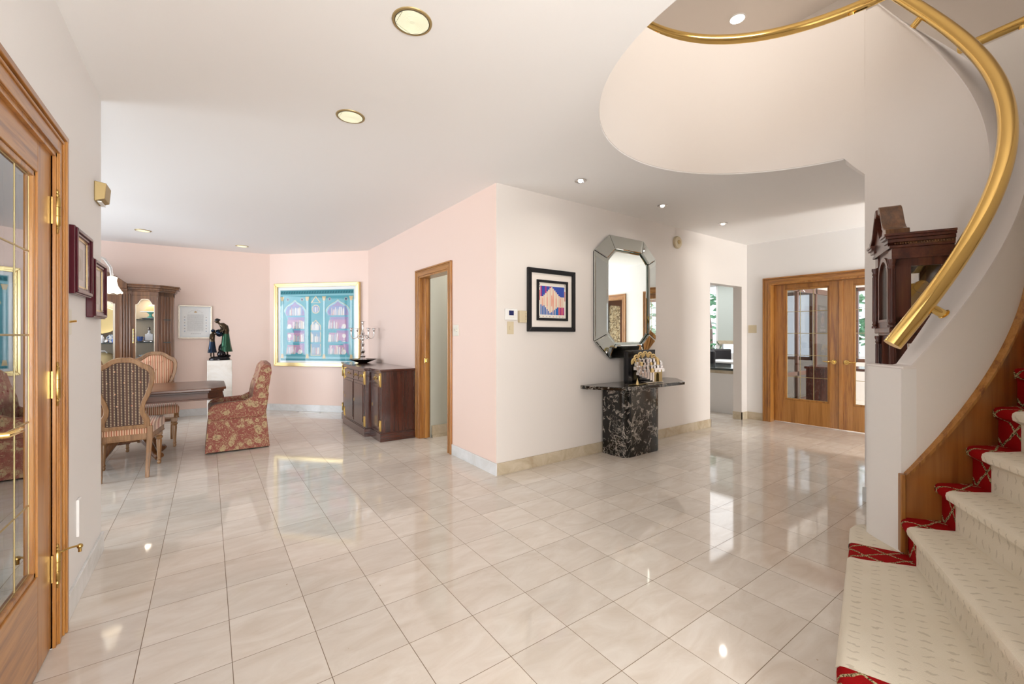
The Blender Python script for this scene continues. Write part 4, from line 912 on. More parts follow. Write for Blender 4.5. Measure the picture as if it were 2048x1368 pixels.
# ================================================================== CEILING LAMPS
def can(x, y, r, label, kind, z=ZC, power=6.0, grp=None):
    t = thing('recessed_lamp', label, 'ceiling lamp', (x, y, z), group=grp)
    if kind == 'brass':
        MB().lathe([(r, 0.0), (r * 0.985, -0.004), (r * 0.90, -0.006), (r * 0.865, -0.005)], 40).build('trim_ring', 'brass_matt', t)
        MB().lathe([(r * 0.868, -0.0052), (r * 0.83, -0.0056), (r * 0.828, -0.0035)], 40).build('painted_gap_shade', 'black', t)  # black ring painted as the shade of the recess gap
        prof = [(r * 0.83, -0.0052)]
        for i in range(10): q = 0.825 - 0.075 * i; prof += [(r * q, -0.0055), (r * (q - 0.037), -0.0025)]
        MB().lathe(prof + [(0.0, -0.003)], 40).build('reflector', 'lamp_cream', t)
    else:
        MB().lathe([(r, 0.0), (r, -0.004), (r * 0.92, -0.007), (r * 0.80, -0.004), (r * 0.78, -0.001)], 32).build('trim_ring', 'silver', t)
        MB().lathe([(r * 0.80, -0.002), (r * 0.4, -0.0015), (0, -0.0015)], 32).build('reflector', 'lamp_chrome', t)
        MB().lathe([(r * 0.42, -0.002), (r * 0.38, -0.012), (r * 0.2, -0.018), (0, -0.019)], 24).build('bulb', 'lamp_far', t)
        l = bpy.data.lights.new('lamp_light', 'AREA'); l.shape = 'DISK'; l.size = r * 0.9; l.energy = power * 1.2; l.color = (1.0, 0.93, 0.84); l.spread = R(150)
        o = bpy.data.objects.new('lamp_light', l); COL.objects.link(o); o.parent = t; o.location = (0, 0, -0.03)
    return t
can(0.743, 1.809, 0.088, 'brass-rimmed recessed lamp nearest the viewer in the foyer ceiling', 'brass', power=0.9)
can(0.743, 2.822, 0.088, 'brass-rimmed recessed lamp in the foyer ceiling, before the pink wall corner', 'brass', power=0.9)
can(0.435, 7.90, 0.088, 'brass-rimmed recessed lamp over the dining room near the painting', 'brass', power=0.9)
can(-0.706, 7.50, 0.088, 'recessed lamp over the dining room in front of the china cabinet', 'brass', power=0.9)
can(2.745, 2.778, 0.055, 'small chrome recessed lamp in the hall ceiling left of the mirror', 'silver', power=0.7)
can(3.993, 2.800, 0.055, 'small chrome recessed lamp in the hall ceiling right above the mirror', 'silver', power=0.7)
can(5.251, 2.808, 0.055, 'small chrome recessed lamp in the hall ceiling nearest the oak double doors', 'silver', power=0.7)
# upstairs lamp, seen through the round opening
t = thing('recessed_lamp', 'bright round ceiling lamp upstairs, seen through the round opening', 'ceiling lamp', (5.59, 2.80, 5.4))
MB().lathe([(0.10, 0.0), (0.10, -0.008), (0.085, -0.012), (0.08, -0.002)], 32).build('trim_ring', 'clean_white', t)
MB().lathe([(0.08, -0.004), (0.05, -0.02), (0, -0.024)], 28).build('bulb', 'lamp_white', t)
for nm, xx, yy, pw in (('lamp_light', 5.59, 2.80, 10),):
    l = bpy.data.lights.new(nm, 'AREA'); l.shape = 'DISK'; l.size = 0.16; l.energy = pw; l.color = (1.0, 0.84, 0.68); l.spread = R(160)
    o = bpy.data.objects.new(nm, l); COL.objects.link(o); o.parent = t; o.location = (0, 0, -0.04)

# floor register
t = thing('floor_register', 'pale slotted floor register below the large painting', 'floor vent', (1.42, 7.80, 0), math.atan2(uD.y, uD.x))
mb = MB(); mb.box(-0.20, 0.20, -0.07, -0.055, 0, 0.006).box(-0.20, 0.20, 0.055, 0.07, 0, 0.006).box(-0.20, -0.185, -0.07, 0.07, 0, 0.006).box(0.185, 0.20, -0.07, 0.07, 0, 0.006); mb.build('rim', 'white_plastic', t)
mb = MB()
for i in range(18): mb.box(-0.18 + i * 0.0205, -0.17 + i * 0.0205, -0.056, 0.056, 0, 0.005)
mb.build('grille', 'white_plastic', t)

# ================================================================== DINING FURNITURE
def loop_frame(outer, inner, y0, y1, mb):
    n = len(outer); rows = [[(outer[i][0], y0, outer[i][1]), (outer[i][0], y1, outer[i][1]), (inner[i][0], y1, inner[i][1]), (inner[i][0], y0, inner[i][1])] for i in range(n)]
    rows.append(rows[0]); return mb.grid(rows, None, True, True)
half = [(0.0, 1.092), (0.045, 1.090), (0.085, 1.076), (0.118, 1.050), (0.142, 1.030), (0.172, 1.018), (0.196, 0.992), (0.208, 0.950), (0.207, 0.890), (0.195, 0.820), (0.172, 0.740), (0.146, 0.680), (0.136, 0.630), (0.140, 0.590), (0.158, 0.555), (0.172, 0.520), (0.172, 0.445)]
halfi = [(0.0, 1.050), (0.040, 1.048), (0.074, 1.036), (0.098, 1.014), (0.122, 0.994), (0.146, 0.982), (0.162, 0.962), (0.172, 0.936), (0.171, 0.890), (0.160, 0.826), (0.138, 0.752), (0.113, 0.690), (0.101, 0.630), (0.104, 0.580), (0.120, 0.540), (0.128, 0.512), (0.128, 0.480)]
full = half + [(-x, z) for x, z in half[::-1][:-1]]; fulli = halfi + [(-x, z) for x, z in halfi[::-1][:-1]]
def curved_leg(pts, wx, wy, mb):
    rows = []
    for (x, y, z), s in zip(pts, [1.0] * len(pts)):
        f = 1.0 if not isinstance(s, float) else s
        rows.append([(x - wx, y - wy, z), (x + wx, y - wy, z), (x + wx, y + wy, z), (x - wx, y + wy, z)])
    return mb.grid(rows, None, True, False, cap=True)
def dining_chair(label, loc, rz):
    """faces +y; back towards -y"""
    t = thing('dining_chair', label, 'chair', loc, rz, 'carved dining chairs around the table')
    tilt = Matrix.Translation((0, -0.215, 0.445)) @ Matrix.Rotation(R(5), 4, 'X') @ Matrix.Translation((0, 0, -0.445))
    mb = MB(); loop_frame(full, fulli, -0.016, 0.022, mb); mb.v = [tilt @ p for p in mb.v]; mb.build('back_frame', 'fruitwood', t, bevel=0.005)
    mb = MB(); loop_frame([(x * 0.97, z * 0.97 + 0.03) for x, z in full[:-0 or None]], [(x * 0.90, z * 0.92 + 0.073) for x, z in full], 0.020, 0.028, mb); mb.v = [tilt @ p for p in mb.v]; mb.build('back_moulding', 'fruitwood', t)
    mb = MB(); mb.slab([(x * 1.06, 0.77 + (z - 0.77) * 1.03) for x, z in fulli], -0.006, 0.004); mb.v = [tilt @ p for p in mb.v]; mb.build('woven_back', 'weave', t)
    # tufted inner cushion
    mb = MB(); n = len(fulli); c = (0, 0.78); rows = []
    for f, y in ((1.0, 0.012), (0.96, 0.030), (0.80, 0.045), (0.5, 0.052), (0.2, 0.055)): rows.append([tilt @ Vector((x * f, y, c[1] + (z - c[1]) * f)) for x, z in fulli])
    mb.grid(rows, None, True, True, flip=True, cap=True); mb.build('back_cushion', 'stripe', t)
    for bx, bz in ((-0.06, 0.97), (0.06, 0.97), (-0.11, 0.87), (0.0, 0.87), (0.11, 0.87), (-0.06, 0.77), (0.06, 0.77), (-0.05, 0.66), (0.05, 0.66)):
        mb = MB(); mb.ball((0, 0, 0), 0.009, 8, sq=(1, 0.6, 1)); mb.v = [tilt @ (p + Vector((bx, 0.055, bz))) for p in mb.v]
        mb2 = MB(); mb2.ball((0, 0, 0), 0.0065, 8, sq=(1, 0.6, 1)); mb2.v = [tilt @ (p + Vector((bx, -0.008, bz))) for p in mb2.v]
        mb.add(mb2.v, mb2.f, None, True); mb.build('button', 'stripe', t)
    # seat
    sp = [(-0.185, -0.205), (0.185, -0.205), (0.245, 0.235), (0.20, 0.262), (0.0, 0.275), (-0.20, 0.262), (-0.245, 0.235)]
    mb = MB(); mb.prism(sp, 0.335, 0.395); mb.prism([(x * 1.02, y * 1.02) for x, y in sp], 0.335, 0.350); mb.build('seat_rail', 'fruitwood', t, bevel=0.006)
    rows = []
    for f, z in ((1.0, 0.392), (1.02, 0.41), (1.02, 0.455), (0.97, 0.478), (0.8, 0.492), (0.4, 0.50)): rows.append([(x * f, y * f, z) for x, y in sp])
    mb = MB(); mb.grid(rows, None, True, True, cap=True); mb.build('seat', 'stripe', t, bevel=0.0)
    for sx in (-1, 1):
        mb = MB(); pts = [(sx * 0.172, -0.215, 0.46), (sx * 0.170, -0.214, 0.34), (sx * 0.164, -0.218, 0.22), (sx * 0.158, -0.232, 0.10), (sx * 0.156, -0.255, 0.0)]
        rows = []
        for (x, y, z), wd in zip(pts, (0.020, 0.021, 0.018, 0.016, 0.0145)): rows.append([(x - wd, y - wd, z), (x - wd, y + wd, z), (x + wd, y + wd, z), (x + wd, y - wd, z)])
        mb.grid(rows, None, True, False, cap=True); mb.build('leg', 'fruitwood', t, bevel=0.004)
        prof = [(0.0, 0.0), (0.012, 0.0), (0.017, 0.012), (0.018, 0.022), (0.012, 0.035), (0.018, 0.040), (0.019, 0.048), (0.014, 0.055), (0.016, 0.10), (0.024, 0.235), (0.020, 0.248), (0.030, 0.262), (0.031, 0.275), (0.020, 0.285), (0.026, 0.292), (0.0, 0.294)]
        mb = MB(); mb.lathe(prof, 16, Matrix.Translation((sx * 0.205, 0.225, 0))); mb.box(sx * 0.205 - 0.027, sx * 0.205 + 0.027, 0.198, 0.252, 0.292, 0.36); mb.build('leg', 'fruitwood', t, bevel=0.002)
    return t
chair1 = dining_chair('carved dining chair seen from behind, woven brown back, nearest the left wall end', (-0.605, 5.33, 0), 0)
c2 = copy_tree(chair1); c2.location = (-0.52, 6.52, 0); c2.rotation_euler.z = R(180); c2['label'] = 'carved dining chair across the table, striped tufted back facing the viewer'
c3 = copy_tree(chair1); c3.location = (-1.20, 6.52, 0); c3.rotation_euler.z = R(180); c3['label'] = 'carved dining chair at the far side, only its top corner past the wall end'

t = thing('dining_table', 'dark polished dining table with clipped corners on scrolled pedestals', 'table', (-1.2, 5.88, 0))
def tp(d): x0, x1, y0, y1 = -1.34 - d, 1.36 + d, -0.475 - d, 0.475 + d; c = 0.13; return [(x0 + c, y0), (x1 - c, y0), (x1, y0 + c), (x1, y1 - c), (x1 - c, y1), (x0 + c, y1), (x0, y1 - c), (x0, y0 + c)]
mb = MB(); mb.prism(tp(0), 0.712, 0.740); mb.build('tabletop', 'walnut_x', t, bevel=0.006)
mb = MB(); mb.prism(tp(-0.03), 0.618, 0.713); mb.prism(tp(-0.018), 0.618, 0.634); mb.prism(tp(-0.02), 0.690, 0.712); mb.build('apron', 'walnut_dull', t, bevel=0.003)
for px in (0.55, -0.55):
    mb = MB(); mb.lathe([(0.05, 0.19), (0.12, 0.20), (0.135, 0.24), (0.11, 0.28), (0.06, 0.31), (0.05, 0.36), (0.08, 0.42), (0.095, 0.48), (0.07, 0.55), (0.10, 0.58), (0.16, 0.618)], 24, Matrix.Translation((px, 0, 0))); mb.build('pedestal', 'walnut', t)
    for a in (45, 135, 225, 315):
        d = Vector((math.cos(R(a)) * 0.9, math.sin(R(a)) * 0.75, 0)); mb = MB()
        mb.tube([Vector((px, 0, 0.23)) + d * q + Vector((0, 0, z)) for q, z in ((0.08, 0.02), (0.16, 0.01), (0.24, -0.06), (0.31, -0.15), (0.37, -0.185), (0.41, -0.17))], [0.04, 0.042, 0.038, 0.032, 0.040, 0.026], 12); mb.build('foot', 'walnut', t)
mb = MB(); mb.box(-0.55, 0.55, -0.04, 0.04, 0.17, 0.215); mb.build('stretcher', 'walnut_x', t, bevel=0.01)

# skirted armchair at the head of the table (faces -x)
t = thing('armchair', 'skirted armchair in rose and gold floral damask at the table end', 'armchair', (0.285, 5.925, 0), 0)
side = [(-0.300, 0.015), (0.275, 0.012), (0.262, 0.40), (0.290, 0.62), (0.330, 0.90), (0.325, 0.955), (0.275, 0.985), (0.235, 0.972), (0.215, 0.90), (0.195, 0.80), (0.225, 0.717), (0.150, 0.604), (0.055, 0.556), (-0.14, 0.548), (-0.225, 0.535), (-0.262, 0.515), (-0.285, 0.48), (-0.285, 0.42)]
arm = [(0.262, 0.40), (0.29, 0.62), (0.25, 0.74), (0.215, 0.725), (0.150, 0.604), (0.055, 0.556), (-0.14, 0.548), (-0.225, 0.535), (-0.262, 0.515), (-0.285, 0.48), (-0.285, 0.36), (0.26, 0.36)]
for sy in (-1, 1):
    mb = MB(); rows = []
    for f, dy in ((1.0, 0.0), (1.0, 0.048), (0.985, 0.062)):
        rows.append([(p[0] * 1.0 if f == 1 else -0.01 + (p[0] + 0.01) * f, sy * (0.222 + dy), 0.46 + (p[1] - 0.46) * (1 if f == 1 else 0.97)) for p in arm])
    mb.grid(rows, None, True, False, flip=(sy > 0), cap=True); mb.build('arm', 'damask', t, bevel=0.014, bseg=3)
    mb = MB(); a0, a1 = sy * 0.268, sy * 0.292
    v = [(-0.272, a0, 0.435), (0.262, a0, 0.42), (0.282, a1, 0.012), (-0.298, a1, 0.018)]; v2 = [(x, y - sy * 0.022, z) for x, y, z in v]
    mb.add(v + v2, [(0, 1, 2, 3), (7, 6, 5, 4), (0, 4, 5, 1), (1, 5, 6, 2), (2, 6, 7, 3), (3, 7, 4, 0)]); mb.build('skirt_side', 'damask', t, bevel=0.004)
mb = MB(); mb.add([(-0.280, -0.262, 0.43), (-0.280, 0.262, 0.43), (-0.312, 0.285, 0.012), (-0.312, -0.285, 0.012), (-0.262, -0.262, 0.43), (-0.262, 0.262, 0.43), (-0.288, 0.285, 0.012), (-0.288, -0.285, 0.012)], [(0, 1, 2, 3), (7, 6, 5, 4), (0, 4, 5, 1), (1, 5, 6, 2), (2, 6, 7, 3), (3, 7, 4, 0)]); mb.build('skirt_front', 'damask', t, bevel=0.004)
mb = MB(); mb.add([(0.262, -0.262, 0.43), (0.262, 0.262, 0.43), (0.298, 0.285, 0.012), (0.298, -0.285, 0.012), (0.245, -0.262, 0.43), (0.245, 0.262, 0.43), (0.27, 0.285, 0.012), (0.27, -0.285, 0.012)], [(0, 1, 2, 3), (7, 6, 5, 4), (0, 4, 5, 1), (1, 5, 6, 2), (2, 6, 7, 3), (3, 7, 4, 0)]); mb.build('skirt_back', 'damask', t, bevel=0.004)
mb = MB(); mb.box(-0.285, 0.15, -0.222, 0.222, 0.36, 0.500); mb.build('seat_cushion', 'damask', t, bevel=0.03, bseg=4)
rows = []
for j in range(9):
    y = -0.262 + 0.524 * j / 8; e = abs(j - 4) / 4; dz = -0.035 * e ** 3; dx = 0.0 - 0.01 * e * e; ins = 0.0
    rows.append([(x + dx, y, (z + dz if z > 0.8 else z)) for x, z in [(0.15, 0.40), (0.262, 0.40), (0.290, 0.62), (0.330, 0.90), (0.325, 0.955), (0.290, 0.985), (0.250, 0.985), (0.220, 0.955), (0.195, 0.85), (0.155, 0.70), (0.13, 0.55)]])
mb = MB(); mb.grid(rows, None, True, True, flip=True, cap=True); mb.build('backrest', 'damask', t, bevel=0.0)
for y in (-0.12, 0.0, 0.12):
    for x, z in ((0.214, 0.90), (0.172, 0.76)): MB().ball((x, y, z), 0.012, 8).build('button', 'damask', t)

# marble pedestal and bronze group
t = tag(MB().prism([(-0.155, -0.15), (0.155, -0.15), (0.155, 0.15), (-0.155, 0.15)], 0, 0.913).build('pedestal', 'pedestal', bevel=0.004), 'square white marble pedestal carrying the bronze statue', 'pedestal'); t.location = (0.145, 7.90, 0)
t = thing('statue', 'dark bronze statue of a bending woman giving water to a child', 'statue', (0.145, 7.88, 0.913), R(12))
mb = MB(); mb.lathe([(0.0, 0.0), (0.135, 0.0), (0.138, 0.025), (0.12, 0.045), (0.10, 0.055), (0.0, 0.06)], 20, Matrix.Diagonal((1, 0.72, 1, 1))); mb.ball((0.10, 0, 0.06), 0.05, 10, sq=(1, 1, 0.5)).ball((0.02, -0.02, 0.09), 0.06, 10).ball((0.03, 0.02, 0.16), 0.055, 10, sq=(0.8, 0.8, 1.6)); mb.build('rock_base', 'bronze', t)
def skirt_(mb, cx, cy, z0, z1, r0, r1, lean=0.0, n=22, amp=0.12):
    rows = []
    for i in range(7):
        f = i / 6; z = z0 + (z1 - z0) * f; r = r0 + (r1 - r0) * f ** 0.8; rows.append([(cx + lean * f + r * (1 + amp * (1 - f) * math.cos(7 * a)) * math.cos(a), cy + r * 0.8 * (1 + amp * (1 - f) * math.cos(7 * a)) * math.sin(a), z) for a in [2 * PI * j / n for j in range(n)]])
    return mb.grid(rows, None, True, True, cap=True)
mb = MB(); skirt_(mb, 0.085, 0, 0.125, 0.43, 0.078, 0.042, -0.005); mb.build('woman_skirt', 'bronze_green', t)
mb = MB(); mb.tube([(0.055, 0, 0.13), (0.05, 0, 0.06)], 0.012, 8).tube([(0.10, 0.0, 0.13), (0.105, 0, 0.06)], 0.012, 8)
mb.tube([(0.080, 0, 0.40), (0.082, 0, 0.45), (0.066, 0, 0.50), (0.030, 0, 0.535), (0.0, 0, 0.548)], [0.040, 0.046, 0.052, 0.042, 0.018], 14)
mb.tube([(0.060, -0.045, 0.51), (0.040, -0.06, 0.455), (-0.005, -0.045, 0.43)], [0.020, 0.016, 0.011], 10).tube([(0.055, 0.045, 0.51), (0.03, 0.06, 0.46), (-0.01, 0.045, 0.44)], [0.020, 0.016, 0.011], 10)
mb.tube([(0.004, 0, 0.545), (-0.018, 0, 0.572)], [0.016, 0.014], 10); mb.ball((-0.034, 0, 0.592), 0.030, 12, sq=(0.95, 0.85, 1.1)); mb.ball((-0.060, 0, 0.585), 0.008, 8); mb.build('woman_body', 'bronze_brown', t)
mb = MB(); mb.ball((-0.030, 0, 0.607), 0.033, 12, sq=(1.05, 1, 0.85)).ball((-0.004, 0, 0.612), 0.016, 10); mb.build('woman_hair', 'bronze', t)
mb = MB(); mb.lathe([(0.0, -0.055), (0.022, -0.052), (0.042, -0.025), (0.046, 0.0), (0.038, 0.028), (0.022, 0.042), (0.026, 0.055), (0.0, 0.052)], 16, Matrix.Translation((-0.012, -0.01, 0.41)) @ Matrix.Rotation(R(-25), 4, 'Y')); mb.build('water_jug', 'bronze_blue', t)
mb = MB(); skirt_(mb, -0.095, 0, 0.115, 0.30, 0.055, 0.034); mb.build('child_skirt', 'bronze_blue', t)
mb = MB(); mb.tube([(-0.110, 0, 0.12), (-0.112, 0, 0.055)], 0.010, 8).tube([(-0.078, 0, 0.12), (-0.074, 0, 0.055)], 0.010, 8)
mb.tube([(-0.095, 0, 0.28), (-0.096, 0, 0.34), (-0.090, 0, 0.385), (-0.084, 0, 0.41)], [0.033, 0.036, 0.034, 0.013], 12); mb.ball((-0.078, 0, 0.432), 0.027, 12, sq=(0.95, 0.85, 1.1))
mb.tube([(-0.105, -0.032, 0.385), (-0.125, -0.04, 0.33), (-0.085, -0.045, 0.29)], [0.014, 0.012, 0.009], 8).tube([(-0.08, -0.03, 0.385), (-0.055, -0.035, 0.40), (-0.035, -0.02, 0.42)], [0.013, 0.010, 0.008], 8); mb.build('child_body', 'bronze_brown', t)
mb = MB(); mb.ball((-0.084, 0, 0.444), 0.029, 12, sq=(1, 1, 0.85)); mb.build('child_hair', 'bronze_blue', t)

# sideboard: local x runs along the wall towards the viewer, front at y = 0
t = thing('sideboard', 'dark mahogany breakfront sideboard with gilt mounts against the pink wall', 'sideboard', mw=frame((1.705, 6.895, 0), (0, -1)))
cf = lambda d: [(0 - d, 0.44), (0 - d, 0 - d), (0.385 - d, 0 - d), (0.385 - d, -0.075 - d), (1.405 + d, -0.075 - d), (1.405 + d, 0 - d), (1.79 + d, 0 - d), (1.79 + d, 0.44)]
mb = MB(); mb.prism(cf(0.0), 0.10, 0.842); mb.build('body', 'mahog', t, bevel=0.002)
mb = MB(); mb.prism(cf(0.018), 0.0, 0.100); mb.prism(cf(0.010), 0.100, 0.112); mb.build('plinth', 'mahog_y', t, bevel=0.004)
mb = MB(); mb.prism(cf(0.022), 0.850, 0.876); mb.prism(cf(0.010), 0.838, 0.852); mb.build('top', 'mahog_y', t, bevel=0.005)
def sb_front(x0, x1, y, nd, hs):
    """one bay: drawers above a door"""
    w_ = (x1 - x0) / nd
    for i in range(nd):
        a, b = x0 + i * w_ + 0.012, x0 + (i + 1) * w_ - 0.012
        mb = MB(); mb.box(a, b, y - 0.010, y + 0.002, 0.705, 0.815); d = mb.build('drawer', 'mahog_y', t, bevel=0.003)
        mb = MB(); c = (a + b) / 2; k = min(0.045, (b - a) * 0.3)
        mb.tube([(c - k, y - 0.012, 0.765), (c - k * 0.8, y - 0.03, 0.752), (c, y - 0.034, 0.742), (c + k * 0.8, y - 0.03, 0.752), (c + k, y - 0.012, 0.765)], 0.004, 8)
        for s in (-1, 0, 1): mb.ball((c + s * k, y - 0.012, 0.765 + (0.008 if s == 0 else 0)), 0.012, 10, sq=(1, 0.4, 1))
        mb.build('pull', 'brass_dull', d)
    mb = MB(); mb.box(x0 + 0.012, x1 - 0.012, y - 0.008, y + 0.002, 0.135, 0.690); dd = mb.build('door', 'mahog', t, bevel=0.003)
    MB().box(x0 + 0.045, x1 - 0.045, y - 0.013, y - 0.007, 0.170, 0.655).build('door_panel', 'mahog', dd, bevel=0.003)
    MB().box(x0 + 0.030, x0 + 0.038, y - 0.016, y - 0.008, 0.40, 0.44).build('keyhole', 'brass_dull', dd)
sb_front(0.045, 0.345, 0.0, 1, 0); sb_front(0.425, 0.895, -0.075, 1, 0); sb_front(0.895, 1.365, -0.075, 2, 0); sb_front(1.445, 1.750, 0.0, 1, 0)
for x, y in ((0.012, 0.0), (0.412, -0.075), (1.378, -0.075), (1.760, 0.0)):
    for z0, z1 in ((0.66, 0.83), (0.125, 0.255)):
        mb = MB(); mb.box(x - 0.020, x + 0.020, y - 0.014, y + 0.004, z0, z1)
        for i in range(5): mb.tube([(x - 0.012 + i * 0.006, y - 0.014, z0 + 0.01), (x - 0.012 + i * 0.006, y - 0.014, z1 - 0.03)], 0.0028, 6)
        mb.ball((x, y - 0.014, z1 - 0.018), 0.014, 10, sq=(1.2, 0.6, 1)); mb.build('gilt_mount', 'brass_dull', t, bevel=0.002)
# charger bowl and candelabra
t = tag(MB().lathe([(0.0, 0.0), (0.06, 0.0), (0.10, 0.014), (0.15, 0.034), (0.20, 0.052), (0.203, 0.056), (0.198, 0.058), (0.15, 0.042), (0.09, 0.022), (0.0, 0.016)], 28).build('charger_bowl', 'silver_frame'), 'wide shallow dark metal bowl under the candelabra on the sideboard', 'bowl'); t.location = (1.90, 6.53, 0.8765)
t.data.materials[0] = plain('tarnished_silver', (0.10, 0.085, 0.075), 0.25, 0.9)
t = thing('candelabra', 'five-light silver candelabra standing in the bowl on the sideboard', 'candelabra', (1.90, 6.53, 0.894))
prof = [(0.0, 0.0), (0.085, 0.0), (0.088, 0.012), (0.060, 0.030), (0.045, 0.040), (0.030, 0.065), (0.040, 0.085), (0.022, 0.10), (0.016, 0.125), (0.034, 0.150), (0.036, 0.165), (0.018, 0.185), (0.014, 0.215), (0.020, 0.240), (0.028, 0.262), (0.014, 0.285), (0.012, 0.315), (0.024, 0.335), (0.024, 0.352), (0.014, 0.375), (0.018, 0.405), (0.030, 0.425), (0.022, 0.445), (0.012, 0.47), (0.014, 0.52), (0.018, 0.545)]
mb = MB(); mb.lathe(prof, 22); mb.build('stem', 'silver', t)
def cup(mb, x, y, z): mb.lathe([(0.0, -0.05), (0.009, -0.048), (0.012, -0.03), (0.009, -0.015), (0.017, 0.0), (0.019, 0.028), (0.034, 0.036), (0.035, 0.040), (0.012, 0.040), (0.010, 0.02), (0.0, 0.02)], 16, Matrix.Translation((x, y, z)))
mb = MB(); cup(mb, 0, 0, 0.565); mb.build('candle_cup', 'silver', t)
for a in (10, 100, 190, 280):
    ux, uy = math.cos(R(a)), math.sin(R(a)); mb = MB()
    mb.tube([(ux * r_, uy * r_, z) for r_, z in ((0.012, 0.385), (0.045, 0.400), (0.075, 0.388), (0.100, 0.360), (0.130, 0.345), (0.160, 0.355), (0.178, 0.385), (0.180, 0.43))], [0.009, 0.007, 0.008, 0.007, 0.007, 0.007, 0.007, 0.008], 10)
    mb.tube([(ux * r_, uy * r_, z) for r_, z in ((0.10, 0.36), (0.085, 0.345), (0.09, 0.33), (0.105, 0.335))], 0.004, 8); mb.build('arm', 'silver', t)
    mb = MB(); cup(mb, ux * 0.18, uy * 0.18, 0.465); mb.build('candle_cup', 'silver', t)

# china cabinet, front at y = 0, right-hand end x = 0
CW = 2.0
t = thing('china_cabinet', 'carved walnut china cabinet with lit glass doors at the far dining wall', 'cabinet', mw=frame((-0.425, 8.10, 0), (1, 0)))
plan = [(-CW, 0.0), (-0.165, 0.0), (0.0, 0.165), (0.0, 0.40), (-CW - 0.0, 0.40)]
mb = MB(); mb.prism(plan, 0.0, 0.80); mb.build('base', 'walnut', t, bevel=0.004)
mb = MB(); mb.box(-CW, 0.0, 0.385, 0.40, 0.80, 1.93); mb.build('back_panel', 'cab_back', t)
mb = MB(); mb.prism([(-0.175, 0.002), (-0.165, 0.0), (0.0, 0.165), (0.0, 0.385), (-0.02, 0.385), (-0.02, 0.175)], 0.80, 1.93)
d = Vector((0.165, 0.165)).normalized()
for i in range(4):
    q = Vector((-0.165, 0.0)) + d * (0.045 + 0.045 * i); mb.lathe([(0.012, 0.88), (0.012, 1.86)], 10, Matrix.Translation((q.x, q.y, 0)))
mb.build('fluted_corner', 'walnut', t, bevel=0.002)
mb = MB(); mb.prism([(-0.585, -0.012), (-0.455, -0.012), (-0.455, 0.05), (-0.585, 0.05)], 0.80, 1.93)
for i in range(4): mb.lathe([(0.010, 0.86), (0.010, 1.88)], 10, Matrix.Translation((-0.565 + 0.030 * i, -0.014, 0)))
mb.build('pilaster', 'walnut', t, bevel=0.002)
mb = MB(); mb.prism([(-0.585 - 1.0, -0.012), (-0.455 - 1.0, -0.012), (-0.455 - 1.0, 0.05), (-0.585 - 1.0, 0.05)], 0.80, 1.93); mb.build('pilaster', 'walnut', t)
mb = MB()
for o, z0, z1 in ((0.0, 1.865, 1.925), (0.02, 1.925, 1.945), (0.035, 1.945, 1.975), (0.065, 1.975, 2.005), (0.078, 2.005, 2.022)):
    mb.prism([(-0.50, -o), (-0.165 + o * 0.4, -o), (0.0 + o, 0.165 - o * 0.4), (o, 0.40), (-0.50, 0.40)], z0, z1)
mb.build('cornice', 'walnut', t, bevel=0.003)
mb = MB(); arch = [(-0.50 - 1.04 * i / 16, 2.022 + 0.26 * math.sin(PI * i / 16)) for i in range(17)]
for o, k in ((0.0, 0.0), (0.04, 0.05), (0.078, 0.085)): mb.slab([(-0.50, 1.865 + k)] + [(x, z - 0.085 + k) for x, z in arch] + [(-1.54, 1.865 + k)], -o - 0.02, 0.38 - k)
mb.build('arched_pediment', 'walnut', t, bevel=0.003)
def cab_door(x0, x1, nm='door'):
    """framed glass door with a shaped top"""
    w_ = 0.035 if x1 - x0 < 0.4 else 0.05; a, b = x0 + w_, x1 - w_; c = (a + b) / 2; hw = (b - a) / 2
    prof = [(a, 0.86), (b, 0.86), (b, 1.735), (b - 0.02, 1.737), (b - 0.03, 1.755), (b - hw * 0.55, 1.805), (c + hw * 0.25, 1.815), (c - hw * 0.25, 1.815), (a + hw * 0.55, 1.805), (a + 0.03, 1.755), (a + 0.02, 1.737), (a, 1.735)]
    outr = [(x0, 0.81), (x1, 0.81), (x1, 1.70), (x1, 1.76), (x1, 1.80), (x1, 1.862), (c + hw * 0.3, 1.862), (c - hw * 0.3, 1.862), (x0, 1.862), (x0, 1.80), (x0, 1.76), (x0, 1.70)]
    mb = MB(); loop_frame(outr, prof, -0.004, 0.020, mb); o = mb.build('door', 'walnut', t)
    pr2 = [(c + (x - c) * 0.94, 1.3 + (z - 1.3) * 0.985) for x, z in prof]; mb = MB(); loop_frame(prof, pr2, 0.0, 0.018, mb); mb.build('silver_bead', 'silver_frame', o)
    MB().slab(pr2, 0.008, 0.011).build('glass', 'glass_art', o)
    return o
d1 = cab_door(-0.455, -0.175); d2 = cab_door(-1.455, -0.585); cab_door(-1.87, -1.585)
mb = MB(); mb.tube([(-0.443, -0.012, z) for z in (1.36, 1.30, 1.24, 1.18)], 0.006, 8)
for z in (1.37, 1.33, 1.28, 1.24, 1.19): mb.ball((-0.443, -0.012, z), 0.011, 8, sq=(1, 0.6, 1.3))
mb.build('door_pull', 'brass', d1)
for z in (1.525, 1.190): MB().box(-0.455, -0.03, 0.05, 0.385, z - 0.012, z).build('shelf', 'granite', t)
for z in (1.180, 0.87): MB().box(-1.50, -0.57, 0.05, 0.385, z - 0.012, z).build('shelf', 'granite', t)
MB().box(-0.455, -0.03, 0.05, 0.385, 0.80, 0.875).build('shelf', 'walnut', t)
l = bpy.data.lights.new('cabinet_light', 'AREA'); l.size = 0.25; l.energy = 1.6; l.color = (1.0, 0.88, 0.7); o = bpy.data.objects.new('cabinet_light', l); COL.objects.link(o); o.parent = t; o.location = (-0.24, 0.2, 1.84)
